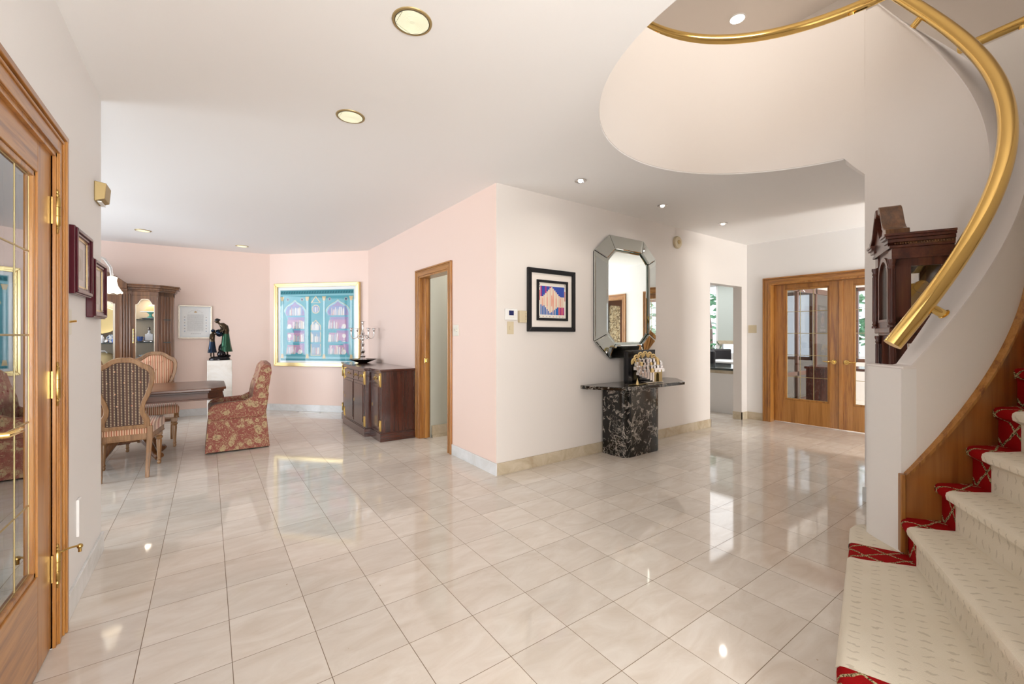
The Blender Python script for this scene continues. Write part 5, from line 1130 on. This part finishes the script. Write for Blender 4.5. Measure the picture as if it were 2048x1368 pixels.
l = bpy.data.lights.new('cabinet_light', 'AREA'); l.size = 0.4; l.energy = 3.0; l.color = (1.0, 0.92, 0.8); o = bpy.data.objects.new('cabinet_light', l); COL.objects.link(o); o.parent = t; o.location = (-0.85, 0.2, 1.84)
cm = frame((-0.425, 8.10, 0), (1, 0))
def cput(o, x, y, z): p = cm @ Vector((x, y, z)); o.location = p; return o
G = 'tableware inside the china cabinet'
def lth(name, prof, mat, label, cat, x, y, z, seg=20, grp=None): return cput(tag(MB().lathe(prof, seg).build(name, mat), label, cat, grp), x, y, z)
t = thing('cake_stand', 'turquoise and white cake stand on the top shelf of the china cabinet', 'cake stand'); cput(t, -0.27, 0.19, 1.546)
MB().lathe([(0.0, 0.085), (0.12, 0.085), (0.125, 0.092), (0.12, 0.097), (0.0, 0.093)], 24).build('plate', 'porcelain', t); MB().lathe([(0.06, 0.0), (0.05, 0.006), (0.018, 0.03), (0.016, 0.055), (0.045, 0.085)], 20).build('stem', 'teal', t)
lth('serving_plate', [(0.0, 0.0), (0.07, 0.0), (0.13, 0.018), (0.128, 0.02), (0.07, 0.006), (0.0, 0.006)], 'porcelain', 'white plate under the turquoise cake stand', 'plate', -0.27, 0.19, 1.5255)
lth('straw_hat', [(0.10, 0.0), (0.085, 0.03), (0.055, 0.08), (0.03, 0.10), (0.0, 0.105)], 'straw', 'woven straw dome standing on the turquoise cake stand', 'basket', -0.25, 0.19, 1.6435)
t = thing('decanter', 'square glass and silver decanter on the middle cabinet shelf', 'decanter'); cput(t, -0.285, 0.19, 1.212)
mb = MB(); mb.prism([(-0.045, -0.035), (0.045, -0.035), (0.045, 0.035), (-0.045, 0.035)], 0.0, 0.10); mb.lathe([(0.03, 0.10), (0.014, 0.12), (0.014, 0.145), (0.022, 0.15)], 14); mb.build('bottle', 'porcelain', t, bevel=0.006)
MB().lathe([(0.0, 0.15), (0.012, 0.152), (0.018, 0.17), (0.010, 0.185), (0.014, 0.20), (0.0, 0.205)], 14).build('stopper', 'silver', t)
lth('silver_tray', [(0.0, 0.0), (0.12, 0.0), (0.15, 0.010), (0.15, 0.013), (0.12, 0.006), (0.0, 0.006)], 'silver', 'small round silver tray under the decanter', 'tray', -0.27, 0.19, 1.1905)
t = thing('cup', 'blue porcelain cup left of the decanter', 'cup'); cput(t, -0.385, 0.15, 1.198); MB().lathe([(0.0, 0.0), (0.022, 0.0), (0.032, 0.03), (0.033, 0.075), (0.028, 0.075), (0.0, 0.01)], 16).build('bowl', 'blue_white', t); MB().tube([(0.03, 0, 0.06), (0.052, 0, 0.055), (0.052, 0, 0.03), (0.03, 0, 0.022)], 0.004, 8).build('handle', 'blue_white', t)
M['blue_pattern'] = (lambda q: (q.P(Base_Color=q.ramp(q.n('ShaderNodeTexVoronoi', {'Vector': q.n('ShaderNodeTexCoord').outputs['Object'], 'Scale': 42.0}).outputs[0], [(0.25, (0.05, 0.10, 0.28)), (0.4, (0.45, 0.55, 0.62)), (0.6, (0.80, 0.83, 0.85))]), Roughness=0.2), q.m)[1])(NT('blue_and_white_pattern'))
lth('patterned_bowl', [(0.0, 0.0), (0.05, 0.0), (0.09, 0.03), (0.13, 0.09), (0.126, 0.092), (0.08, 0.035), (0.0, 0.02)], 'blue_pattern', 'large blue-and-white patterned bowl on the bottom right shelf of the china cabinet', 'bowl', -0.30, 0.19, 0.8755, 24)
lth('patterned_bowl', [(0.0, 0.0), (0.04, 0.0), (0.07, 0.03), (0.11, 0.07), (0.106, 0.072), (0.06, 0.03), (0.0, 0.01)], 'blue_pattern', 'patterned bowl nested on top of the large blue-and-white bowl', 'bowl', -0.30, 0.19, 0.930, 24)
t = thing('silver_platter', 'large oval silver platter propped upright high in the cabinet centre', 'platter'); cput(t, -0.84, 0.31, 1.50); m = Matrix.Rotation(R(80), 4, 'X') @ Matrix.Diagonal((1.18, 1, 1, 1)); MB().lathe([(0.0, 0.0), (0.12, 0.0), (0.19, 0.02), (0.2, 0.024), (0.195, 0.028), (0.12, 0.01), (0.0, 0.012)], 32, m).build('dish', 'brass_pale', t); MB().box(-0.04, 0.04, 0.0, 0.03, -0.318, -0.195).build('easel', 'dark_wood_plain', t)
for i, (x, r_, lb) in enumerate(((-0.98, 0.12, 'large blue-and-white plate standing upright in the cabinet centre'), (-0.70, 0.06, 'small blue-and-white saucer upright beside the figurine'))):
    t = thing('display_plate', lb, 'plate', group='upright plates in the cabinet'); cput(t, x, 0.22, 1.1805 + r_ * 1.0); MB().lathe([(0.0, 0.0), (r_ * 0.6, 0.0), (r_, 0.012), (r_ * 0.98, 0.015), (r_ * 0.6, 0.005), (0.0, 0.005)], 28, Matrix.Rotation(R(78), 4, 'X')).build('plate', 'blue_pattern', t); MB().box(-0.03, 0.03, -0.005, 0.06, -r_, -r_ + 0.02).build('stand', 'dark_wood_plain', t)
for i, (x, h_, lb) in enumerate(((-0.86, 0.075, 'small white porcelain jar beside the upright plate'), (-0.79, 0.115, 'tall white porcelain vase in the cabinet centre'), (-0.74, 0.06, 'short clear tumbler in front of the saucer'), (-0.66, 0.085, 'blue glass beaker near the cabinet pilaster'))):
    lth('jar', [(0.0, 0.0), (0.022, 0.0), (0.030, h_ * 0.3), (0.024, h_ * 0.7), (0.012, h_ * 0.85), (0.016, h_), (0.0, h_)], ['porcelain', 'porcelain', 'silver', 'blue_white'][i], lb, 'jar', x, 0.13, 1.1805, 16, 'small jars in the cabinet centre')
t = thing('woven_basket', 'oval brown woven basket on the low centre shelf of the china cabinet', 'basket'); cput(t, -0.78, 0.2, 0.8705); MB().lathe([(0.0, 0.0), (0.15, 0.0), (0.17, 0.06), (0.14, 0.13), (0.06, 0.17), (0.0, 0.175)], 28, Matrix.Diagonal((1.0, 0.7, 1, 1))).build('bowl', 'straw', t); MB().tube([(-0.05, -0.1, 0.17), (-0.03, -0.12, 0.20), (0.03, -0.12, 0.20), (0.05, -0.1, 0.17)], 0.006, 8).build('handle', 'porcelain', t)
tag_ = cput(tag(MB().box(-0.08, 0.08, -0.01, 0.01, 0, 0.20).build('folded_cloth', plain('purple_and_red_cloth', (0.20, 0.06, 0.12), 0.8)), 'purple-red embroidered cloth panel standing behind the upright plates', 'cloth'), -0.97, 0.352, 1.1805)

# chandelier over the table (only one arm and shade clear the wall end)
t = thing('chandelier', 'clear glass chandelier arm with a frosted flower shade over the table', 'chandelier', (-1.17, 5.87, ZC))
MB().lathe([(0.0, 0.0), (0.07, 0.0), (0.06, -0.02), (0.012, -0.03), (0.010, -0.35), (0.03, -0.38), (0.05, -0.45), (0.03, -0.55), (0.06, -0.62), (0.075, -0.70), (0.05, -0.78), (0.02, -0.84), (0.0, -0.88)], 20).build('stem', 'silver', t)
M['clear_arm'] = (lambda q: (q.P(Base_Color=(0.93, 0.93, 0.92, 1), Roughness=0.08, Transmission_Weight=0.55, IOR=1.4), q.m)[1])(NT('clear_glass_arm'))
for k in range(6):
    a = R(4 + 60 * k); ux, uy = math.cos(a), math.sin(a)
    arm_ = MB().tube([(ux * r_, uy * r_, z) for r_, z in ((0.05, -0.72), (0.11, -0.70), (0.18, -0.63), (0.25, -0.60), (0.32, -0.63), (0.365, -0.71), (0.375, -0.80))], [0.011, 0.011, 0.012, 0.013, 0.012, 0.011, 0.012], 12).build('arm', 'clear_arm', t)
    rows = []
    for r_, z in ((0.022, 0.0), (0.045, -0.012), (0.040, -0.022), (0.038, -0.05), (0.048, -0.10), (0.066, -0.145), (0.082, -0.170)):
        rows.append([(ux * 0.375 + (r_ + (0.004 * math.cos(8 * b) if r_ > 0.06 else 0)) * math.cos(b), uy * 0.375 + (r_ + (0.004 * math.cos(8 * b) if r_ > 0.06 else 0)) * math.sin(b), -0.80 + z + (0.006 * math.cos(8 * b) if r_ > 0.06 else 0)) for b in [2 * PI * j / 32 for j in range(32)]])
    mb = MB(); mb.grid(rows, None, True, True); mb.build('shade', 'shade_glow', arm_)

# ================================================================== HALL FURNITURE
t = thing('console_table', 'black fossil-marble console with a clipped-corner top below the mirror', 'console table', (3.90, 3.05, 0))
def rel(L, cx=3.90, cy=3.05): return [(x - cx, y - cy) for x, y in L]
mb = MB(); mb.prism(rel([(3.215, 3.258), (3.215, 3.17), (3.43, 2.83), (4.46, 2.83), (4.73, 3.11), (4.73, 3.258)]), 0.723, 0.760); mb.build('top', 'black_marble', t, bevel=0.006)
cr = 0.10; base_p = [(3.535, 3.235)] + [(3.535 + cr + cr * math.cos(R(a)), 2.93 + cr + cr * math.sin(R(a))) for a in range(180, 271, 15)] + [(4.17 - cr + cr * math.cos(R(a)), 2.93 + cr + cr * math.sin(R(a))) for a in range(270, 361, 15)] + [(4.17, 3.235)]
mb = MB(); mb.prism(rel(base_p), 0.0, 0.723, smooth=False); mb.build('base', 'black_marble', t)
t = thing('black_panel', 'square black lacquer panel standing upright behind the silver sculpture', 'panel', (4.0, 3.10, 0.7605))
MB().box(-0.265, 0.265, -0.012, 0.012, 0.0, 0.362).build('panel', 'black', t, bevel=0.002)
MB().box(-0.262, -0.20, -0.05, -0.012, 0.0, 0.35).build('side_flap', 'black', t, bevel=0.002)
# silver and gold city sculpture
t = thing('sculpture', 'silver and gold sculpture of domed tower blocks on the marble console', 'sculpture', (3.93, 2.975, 0.7605))
rn = random.Random(4)
mb = MB(); mb.prism([(-0.05, -0.05), (0.26, -0.05), (0.26, 0.05), (-0.02, 0.05)], 0.0, 0.014); mb.build('base', 'silver_frame', t, bevel=0.004)
for i in range(7):
    a = R(18 + i * 24); x, z = -0.01 + 0.20 * math.cos(a), 0.205 + 0.105 * math.sin(a)
    mb = MB(); mb.tube([(x + 0.036 * math.cos(b), -0.005, z + 0.040 * math.sin(b)) for b in [R(-30 + 24 * j) for j in range(11)]], 0.008, 8); mb.tube([(x + 0.018 * math.cos(b), -0.01, z + 0.020 * math.sin(b)) for b in [R(-30 + 24 * j) for j in range(11)]], 0.006, 8); mb.build('gold_arch', 'gold', t)
for row, (z, n, x0, x1) in enumerate(((0.265, 6, -0.13, 0.17), (0.230, 8, -0.18, 0.22), (0.190, 8, -0.20, 0.22), (0.155, 7, -0.15, 0.24))):
    for i in range(n):
        x = x0 + (x1 - x0) * i / (n - 1) + rn.uniform(-0.006, 0.006); w_ = rn.uniform(0.016, 0.024); y = -0.02 - 0.008 * row; mb = MB()
        mb.box(x - w_, x + w_, y - 0.02, y + 0.02, z - 0.035, z)
        if (i + row) % 2: mb.ball((x, y, z), w_ * 0.9, 10)
        else: mb.add([(x - w_ * 1.15, y - 0.024, z), (x + w_ * 1.15, y - 0.024, z), (x + w_ * 1.15, y + 0.024, z), (x - w_ * 1.15, y + 0.024, z), (x, y, z + 0.022)], [(3, 2, 1, 0), (0, 1, 4), (1, 2, 4), (2, 3, 4), (3, 0, 4)])
        mb.build('dome' if (i + row) % 2 else 'house', 'silver' if rn.random() < 0.8 else 'gold', t, bevel=0.002)
for i in range(6):
    x = -0.155 + i * 0.047; z1 = 0.125; z0 = 0.10 - 0.017 * i; mb = MB(); mb.box(x - 0.019, x + 0.019, -0.055, -0.015, z0, z1 + 0.005); mb.add([(x - 0.021, -0.058, z1), (x + 0.021, -0.058, z1), (x + 0.021, -0.012, z1), (x - 0.021, -0.012, z1), (x, -0.035, z1 + 0.03)], [(3, 2, 1, 0), (0, 1, 4), (1, 2, 4), (2, 3, 4), (3, 0, 4)]); mb.build('tower', 'silver', t, bevel=0.002)
mb = MB(); mb.slab([(0.09, 0.012), (0.115, 0.012), (0.115, 0.09), (0.125, 0.108), (0.14, 0.112), (0.155, 0.108), (0.165, 0.09), (0.165, 0.012), (0.225, 0.012), (0.225, 0.15), (0.09, 0.15)], -0.06, -0.01); mb.build('gateway', 'brass_pale', t, bevel=0.002)
mb = MB(); mb.box(0.075, 0.25, -0.066, -0.005, 0.145, 0.165); mb.build('cornice', 'silver', t, bevel=0.003)
t = thing('leaf_dish', 'small gold leaf-shaped ornament at the foot of the black panel', 'ornament', (3.74, 2.915, 0.7605))
mb = MB(); mb.grid([[(x * 0.16, -w_ * 0.035, 0.004 + 0.006 * abs(x)), (x * 0.16, 0, 0.001), (x * 0.16, w_ * 0.035, 0.004 + 0.006 * abs(x))] for x, w_ in ((-1, 0.05), (-0.6, 0.7), (0, 1), (0.6, 0.6), (1, 0.05))], None, False, True); mb.build('leaf', 'gold', t)
MB().lathe([(0.018, 0.002), (0.012, 0.03), (0.004, 0.055), (0.0, 0.075)], 12, Matrix.Translation((-0.02, 0, 0))).build('cone', 'gold', t)

# grandfather clock standing in the curve of the stair
uK = Vector((-0.915, -0.403)).normalized()
mK = frame((3.694, 0.952, 0), uK); t = thing('grandfather_clock', 'cherry longcase clock with scrolled pediment standing in the stair curve', 'clock', mw=mK)
Wk, Dk = 0.507, 0.290
mb = MB(); mb.box(0.04, Wk - 0.04, 0.02, Dk - 0.01, 0, 0.42); mb.box(0.02, Wk - 0.02, 0.0, Dk, 0, 0.11); mb.box(0.075, Wk - 0.075, 0.012, 0.03, 0.15, 0.38); mb.build('plinth', 'cherry', t, bevel=0.004)
mb = MB(); x0, x1, y0, y1 = 0.075, Wk - 0.075, 0.045, Dk - 0.02
mb.box(x0, x0 + 0.05, y0, y0 + 0.03, 0.42, 1.30).box(x1 - 0.05, x1, y0, y0 + 0.03, 0.42, 1.30)
for xx in (x0, x1 - 0.018): mb.box(xx, xx + 0.018, y0, y0 + 0.055, 0.42, 1.30).box(xx, xx + 0.018, y1 - 0.05, y1, 0.42, 1.30).box(xx, xx + 0.018, y0, y1, 0.42, 0.50).box(xx, xx + 0.018, y0, y1, 1.24, 1.30)
mb.box(x0, x1, y1 - 0.012, y1, 0.42, 1.30).box(x0, x1, y0, y0 + 0.03, 0.42, 0.48).box(x0, x1, y0, y0 + 0.03, 1.25, 1.30); mb.build('trunk', 'cherry', t, bevel=0.002)
MB().box(x0, x1, 0.03, Dk - 0.01, 1.285, 1.335).box(x0 - 0.025, x1 + 0.025, 0.015, Dk, 1.30, 1.335).build('waist_moulding', 'cherry', t, bevel=0.006)
x0, x1, y0, y1 = 0.045, Wk - 0.045, 0.035, Dk - 0.008
mb = MB()
for xx in (x0, x1 - 0.018):
    mb.box(xx, xx + 0.018, y0, y0 + 0.075, 1.335, 1.745).box(xx, xx + 0.018, y1 - 0.045, y1, 1.335, 1.745).box(xx, xx + 0.018, y0, y1, 1.335, 1.40).box(xx, xx + 0.018, y0, y1, 1.69, 1.745)
mb.box(x0, x1, y1 - 0.012, y1, 1.335, 1.745); mb.build('hood', 'cherry', t, bevel=0.002)
for xx in (x0 + 0.008, x1 - 0.010): MB().box(xx, xx + 0.003, y0 + 0.07, y1 - 0.04, 1.39, 1.70).build('side_glass', 'glass', t)
# front frame with arched opening
arc = [(Wk / 2 + 0.125 * math.cos(R(a)), 1.66 + 0.115 * math.sin(R(a))) for a in range(0, 181, 15)]
outr = [(x1, 1.80)] * 4 + [(Wk / 2 + 0.1, 1.80)] + [(Wk / 2, 1.80)] * 3 + [(Wk / 2 - 0.1, 1.80)] + [(x0, 1.80)] * 4
inn = [(Wk / 2 + 0.125, 1.37)] + arc + [(Wk / 2 - 0.125, 1.37)]; out_ = [(x1, 1.335)] + outr + [(x0, 1.335)]
mb = MB(); loop_frame(out_[::-1], inn[::-1], y0 - 0.006, y0 + 0.016, mb); mb.build('hood_front', 'cherry', t)
inn2 = [(Wk / 2 + (x - Wk / 2) * 0.82, 1.53 + (z - 1.53) * 0.90) for x, z in inn]; mb = MB(); loop_frame(inn[::-1], inn2[::-1], y0 - 0.014, y0 + 0.004, mb); hd = mb.build('hood_door', 'cherry', t)
MB().slab(inn2, y0 - 0.006, y0 - 0.003).build('glass', 'glass_art', hd)
mb = MB(); mb.slab([(Wk / 2 - 0.10, 1.38), (Wk / 2 + 0.10, 1.38), (Wk / 2 + 0.10, 1.66)] + [(Wk / 2 + 0.10 * math.cos(R(a)), 1.66 + 0.08 * math.sin(R(a))) for a in range(15, 180, 15)] + [(Wk / 2 - 0.10, 1.66)], y0 + 0.055, y0 + 0.060); mb.build('dial', 'brass_pale', t)
mb = MB(); mb.box(Wk / 2 - 0.07, Wk / 2 + 0.07, y0 + 0.09, y0 + 0.13, 1.46, 1.60)
for i in range(4): mb.lathe([(0.0, -0.04), (0.018 + 0.006 * i, -0.04), (0.018 + 0.006 * i, 0.04), (0.0, 0.04)], 16, Matrix.Translation((Wk / 2 - 0.04 + 0.028 * i, y0 + 0.15, 1.43 + 0.05 * i)) @ Matrix.Rotation(R(90), 4, 'Y'))
mb.tube([(Wk / 2 - 0.10, y0 + 0.16, 1.60), (Wk / 2 + 0.12, y0 + 0.16, 1.60)], 0.007, 8); mb.build('movement', 'brass_dull', t)
for i in range(5): MB().tube([(Wk / 2 - 0.09 + 0.045 * i, y0 + 0.19, 1.28), (Wk / 2 - 0.09 + 0.045 * i, y0 + 0.19, 0.60 + 0.09 * i)], 0.013, 12).build('chime_tube', 'silver', t)
for i in range(3):
    xx = Wk / 2 - 0.075 + 0.075 * i; MB().tube([(xx, y0 + 0.11, 1.25), (xx, y0 + 0.11, 0.98)], 0.0015, 6).build('chain', 'brass', t); MB().lathe([(0, 0.0), (0.021, 0.0), (0.021, 0.16), (0, 0.16)], 16, Matrix.Translation((xx, y0 + 0.11, 0.83))).build('weight', 'brass', t)
for xx in (x0 - 0.004, x1 + 0.004):
    for z0, z1 in ((1.335, 1.735), (0.47, 1.285)):
        k = 0.012 if z0 > 1 else -0.016; xc = xx + (0.0 if z0 > 1 else (0.026 if xx < 0.2 else -0.026)); yc = y0 - 0.012 if z0 > 1 else 0.034
        mb = MB(); h_ = z1 - z0; mb.lathe([(0.021, 0.0), (0.021, 0.012), (0.015, 0.018), (0.020, 0.026), (0.016, 0.034), (0.0165, h_ * 0.3), (0.0145, h_ - 0.05), (0.019, h_ - 0.04), (0.015, h_ - 0.03), (0.021, h_ - 0.014), (0.021, h_)], 16, Matrix.Translation((xc, yc, z0)))
        for j in range(8): b = 2 * PI * j / 8; mb.tube([(xc + 0.0155 * math.cos(b), yc + 0.0155 * math.sin(b), z0 + 0.045), (xc + 0.0145 * math.cos(b), yc + 0.0145 * math.sin(b), z1 - 0.055)], 0.003, 6)
        mb.build('column', 'cherry', t)
# cornice along both sides, broken over the arch
mb = MB(); q0 = 0.045
for o, z0, z1 in ((0.008, 1.735, 1.800), (0.020, 1.800, 1.815), (0.030, 1.830, 1.850), (0.042, 1.850, 1.866), (0.048, 1.866, 1.880)):
    mb.box(q0 - o, q0 + 0.075, q0 - 0.015 - o, Dk, z0, z1).box(Wk - q0 - 0.075, Wk - q0 + o, q0 - 0.015 - o, Dk, z0, z1).box(q0, Wk - q0, 0.09, Dk, z0, z1)
mb.build('cornice', 'cherry_x', t, bevel=0.002)
mb = MB()
for sx in (0, 1):
    xe = q0 - 0.026 if sx == 0 else Wk - q0 + 0.026
    for i in range(22): mb.ball((xe, 0.035 + i * 0.0115, 1.823), 0.0058, 6)
mb.box(q0 - 0.02, Wk - q0 + 0.02, 0.095, Dk, 1.813, 1.832); mb.build('rope_moulding', 'walnut', t)
for s in (-1, 1):     # swan-neck scrolls
    path = [(0.235, 1.876), (0.215, 1.878), (0.19, 1.886), (0.165, 1.900), (0.142, 1.922), (0.122, 1.952), (0.104, 1.985), (0.088, 2.014), (0.070, 2.038), (0.050, 2.052), (0.035, 2.056)]
    top = [(x, z + 0.035) for x, z in path]; poly = [(Wk / 2 + s * x, z) for x, z in path] + [(Wk / 2 + s * x * 0.98, z) for x, z in top[::-1]]
    mb = MB(); mb.slab(poly if s > 0 else poly[::-1], -0.008, 0.10); mb.lathe([(0.0, 0.0), (0.024, 0.0), (0.024, 0.108), (0.0, 0.108)], 18, Matrix.Translation((Wk / 2 + s * 0.045, 0.10, 2.062)) @ Matrix.Rotation(R(90), 4, 'X'))
    mb.build('scroll', 'walnut' if s > 0 else 'cherry', t, bevel=0.004)
mb = MB(); mb.slab([(Wk / 2 - 0.20, 1.80), (Wk / 2 + 0.20, 1.80), (Wk / 2 + 0.17, 1.89), (Wk / 2 + 0.08, 1.97), (Wk / 2 + 0.03, 1.90), (Wk / 2 - 0.03, 1.90), (Wk / 2 - 0.08, 1.97), (Wk / 2 - 0.17, 1.89)], 0.01, 0.08); mb.build('pediment_board', 'cherry_x', t)
MB().lathe([(0.0, 1.88), (0.028, 1.88), (0.028, 1.90), (0.014, 1.91), (0.016, 1.935), (0.030, 1.96), (0.026, 1.985), (0.010, 1.995), (0.014, 2.01), (0.0, 2.045)], 18, Matrix.Translation((Wk / 2, 0.045, 0))).build('finial', 'cherry', t)

# ================================================================== KITCHEN AND STUDY, SEEN THROUGH THE OPENINGS
tag(MB().box(6.96, 7.95, 3.42, 7.6, 0.708, 0.745).build('granite_worktop', 'granite', bevel=0.004), 'dark polished granite worktop on the kitchen half wall', 'worktop')
tag(MB().box(6.975, 7.94, 3.43, 7.5, 0.655, 0.708).build('wooden_edge_band', 'base_marble', bevel=0.002), 'beige band below the granite worktop edge', 'trim')
def leather_chair(loc, rz, label):
    t = thing('leather_chair', label, 'chair', loc, rz, 'black leather chairs in the kitchen')
    mb = MB(); mb.box(-0.24, 0.24, -0.24, 0.22, 0.40, 0.50); mb.build('seat', 'black_soft', t, bevel=0.03, bseg=3)
    rows = [[(x, -0.23 - 0.05 * math.cos(x * 5) - 0.03 * (z - 0.5), z), (x, -0.30 - 0.05 * math.cos(x * 5) - 0.03 * (z - 0.5), z)] for x, z in ()]
    mb = MB(); mb.box(-0.25, 0.25, -0.27, -0.19, 0.42, 0.98); mb.build('backrest', 'black_soft', t, bevel=0.035, bseg=3)
    for sx in (-1, 1):
        for sy in (-1, 1): MB().box(sx * 0.2 - 0.02, sx * 0.2 + 0.02, sy * 0.19 - 0.02, sy * 0.19 + 0.02, 0, 0.41).build('leg', 'dark_wood_plain', t)
    return t
l1 = leather_chair((8.55, 4.92, 0), R(-80), 'black leather chair back at the left edge of the kitchen opening')
l2 = copy_tree(l1); l2.location = (9.6, 5.05, 0); l2.rotation_euler.z = R(150); l2['label'] = 'black leather chair in the kitchen farther back, by the window'
l3 = copy_tree(l1); l3.location = (9.75, 4.45, 0); l3.rotation_euler.z = R(95); l3['label'] = 'black leather chair at the right side of the kitchen table'
t = thing('kitchen_table', 'white kitchen table beyond the granite worktop', 'table', (9.15, 4.6, 0))
MB().prism([(-0.42, -0.6), (0.42, -0.6), (0.42, 0.6), (-0.42, 0.6)], 0.71, 0.745).build('tabletop', 'white_plastic', t, bevel=0.004); MB().lathe([(0.25, 0.0), (0.24, 0.02), (0.05, 0.05), (0.05, 0.71)], 20).build('pedestal', 'white_plastic', t)
t = thing('roller_blind', 'pale roller blind pulled low over the kitchen window', 'blind', (10.57, 4.80, 0))
MB().box(-0.012, -0.006, -0.98, 0.98, 1.16, 2.55).build('fabric', 'blind', t); MB().box(-0.03, 0.0, -0.98, 0.98, 1.07, 1.16).build('bottom_bar', 'base_marble', t); MB().tube([(-0.02, -0.98, 2.575), (-0.02, 0.98, 2.575)], 0.035, 14).build('roller', 'blind', t)
t = thing('roller_blind', 'narrow white blind strip high beside the kitchen window', 'blind', (10.55, 6.95, 0)); MB().box(-0.01, 0, -0.80, 0.80, 1.95, 2.689).build('fabric', 'white_plastic', t)
t = thing('potted_plant', 'small leafy potted plant by the kitchen window', 'plant', (9.9, 5.62, 0.0))
MB().lathe([(0.0, 0.0), (0.12, 0.0), (0.16, 0.3), (0.14, 0.3), (0.0, 0.27)], 18).build('pot', 'base_marble', t); MB().tube([(0, 0, 0.25), (0.02, 0, 0.8)], 0.012, 8).build('stem', 'dark_wood_plain', t)
mb = MB(); rn = random.Random(8)
for i in range(70):
    a, e, r_ = rn.uniform(0, 2 * PI), rn.uniform(-0.6, 1.3), rn.uniform(0.08, 0.26); p = Vector((math.cos(a) * math.cos(e), math.sin(a) * math.cos(e), math.sin(e))) * r_ + Vector((0, 0, 0.95)); m = Matrix.Translation(p) @ Matrix.Rotation(a, 4, 'Z') @ Matrix.Rotation(rn.uniform(-1, 1), 4, 'Y')
    mb.add([(0, -0.02, 0), (0.05, -0.03, 0.012), (0.11, 0, 0), (0.05, 0.03, 0.012), (0, 0.02, 0)], [(0, 1, 2, 3, 4)], m)
mb.build('foliage', 'leaves', t)
def tree(loc, s, label, seed):
    t = thing('garden_tree', label, 'tree', loc, 0, 'trees outside the far windows'); rn = random.Random(seed)
    MB().tube([(0, 0, 0), (0.05, 0.02, 1.2 * s), (0.0, 0.1, 2.2 * s)], [0.14 * s, 0.11 * s, 0.06 * s], 10).build('trunk', 'dark_wood_plain', t)
    mb = MB()
    for i in range(420):
        a, e = rn.uniform(0, 2 * PI), rn.uniform(-0.9, 1.5); r_ = s * rn.uniform(0.6, 1.25); p = Vector((math.cos(a) * math.cos(e), math.sin(a) * math.cos(e), math.sin(e) * 1.1)) * r_ + Vector((0, 0, 1.9 * s))
        m = Matrix.Translation(p) @ Matrix.Rotation(rn.uniform(0, 6), 4, 'Z') @ Matrix.Rotation(rn.uniform(-1.2, 1.2), 4, 'X'); q = 0.16 * s
        mb.add([(-q, 0, 0), (-q * 0.3, -q * 0.5, 0.02), (q, 0, 0), (q * 0.3, q * 0.6, 0.02)], [(0, 1, 2, 3)], m)
    mb.build('crown', 'leaves', t)
tree((14.0, 8.0, -0.1), 1.25, 'leafy green tree outside the kitchen window', 1); tree((14.2, 3.2, -0.1), 1.0, 'smaller leafy tree outside behind the low window gap', 2); tree((14.0, -0.6, -0.1), 1.1, 'leafy green tree outside the study windows', 3)
t = thing('office_desk', 'dark wood desk standing behind the oak double doors', 'desk', (8.7, 2.35, 0)); MB().box(-0.35, 0.35, -0.7, 0.7, 0.72, 0.76).build('desktop', 'mahog_y', t, bevel=0.003); MB().box(-0.32, 0.32, -0.68, -0.30, 0, 0.72).build('drawer_unit', 'mahog', t, bevel=0.003); MB().box(-0.32, 0.32, 0.30, 0.68, 0, 0.72).build('drawer_unit', 'mahog', t, bevel=0.003)
def curtain(loc, label, w_, z0, z1):
    t = thing('curtain', label, 'curtain', loc, 0); rows = []
    M.setdefault('curtain', (lambda q: (q.P(Base_Color=q.ramp(q.n('ShaderNodeTexNoise', {'Vector': q.n('ShaderNodeNewGeometry').outputs[0], 'Scale': 9.0, 'Detail': 2.0}).outputs[0], [(0.44, (0.62, 0.52, 0.36)), (0.5, (0.10, 0.06, 0.03)), (0.56, (0.70, 0.62, 0.46))]), Roughness=0.8), q.m)[1])(NT('patterned_curtain')))
    for i in range(41): y = -w_ / 2 + w_ * i / 40; rows.append([(0.03 * math.sin(i * 1.1), y, z0), (0.035 * math.sin(i * 1.1 + 0.3), y, z1)])
    mb = MB(); mb.grid(rows, None, False, True); mb.v += [p + Vector((0.004, 0, 0)) for p in mb.v]; n = len(mb.f); k = len(mb.v) // 2; mb.f += [[k + j for j in f[::-1]] for f in mb.f]; mb.sm += mb.sm; mb.col += mb.col; mb.build('drape', 'curtain', t); return t
cu = curtain((9.62, -1.9, 0), 'patterned gold curtain beside the study window, seen in the mirror', 0.42, 0.0, 2.15); cu.rotation_euler.z = R(90)
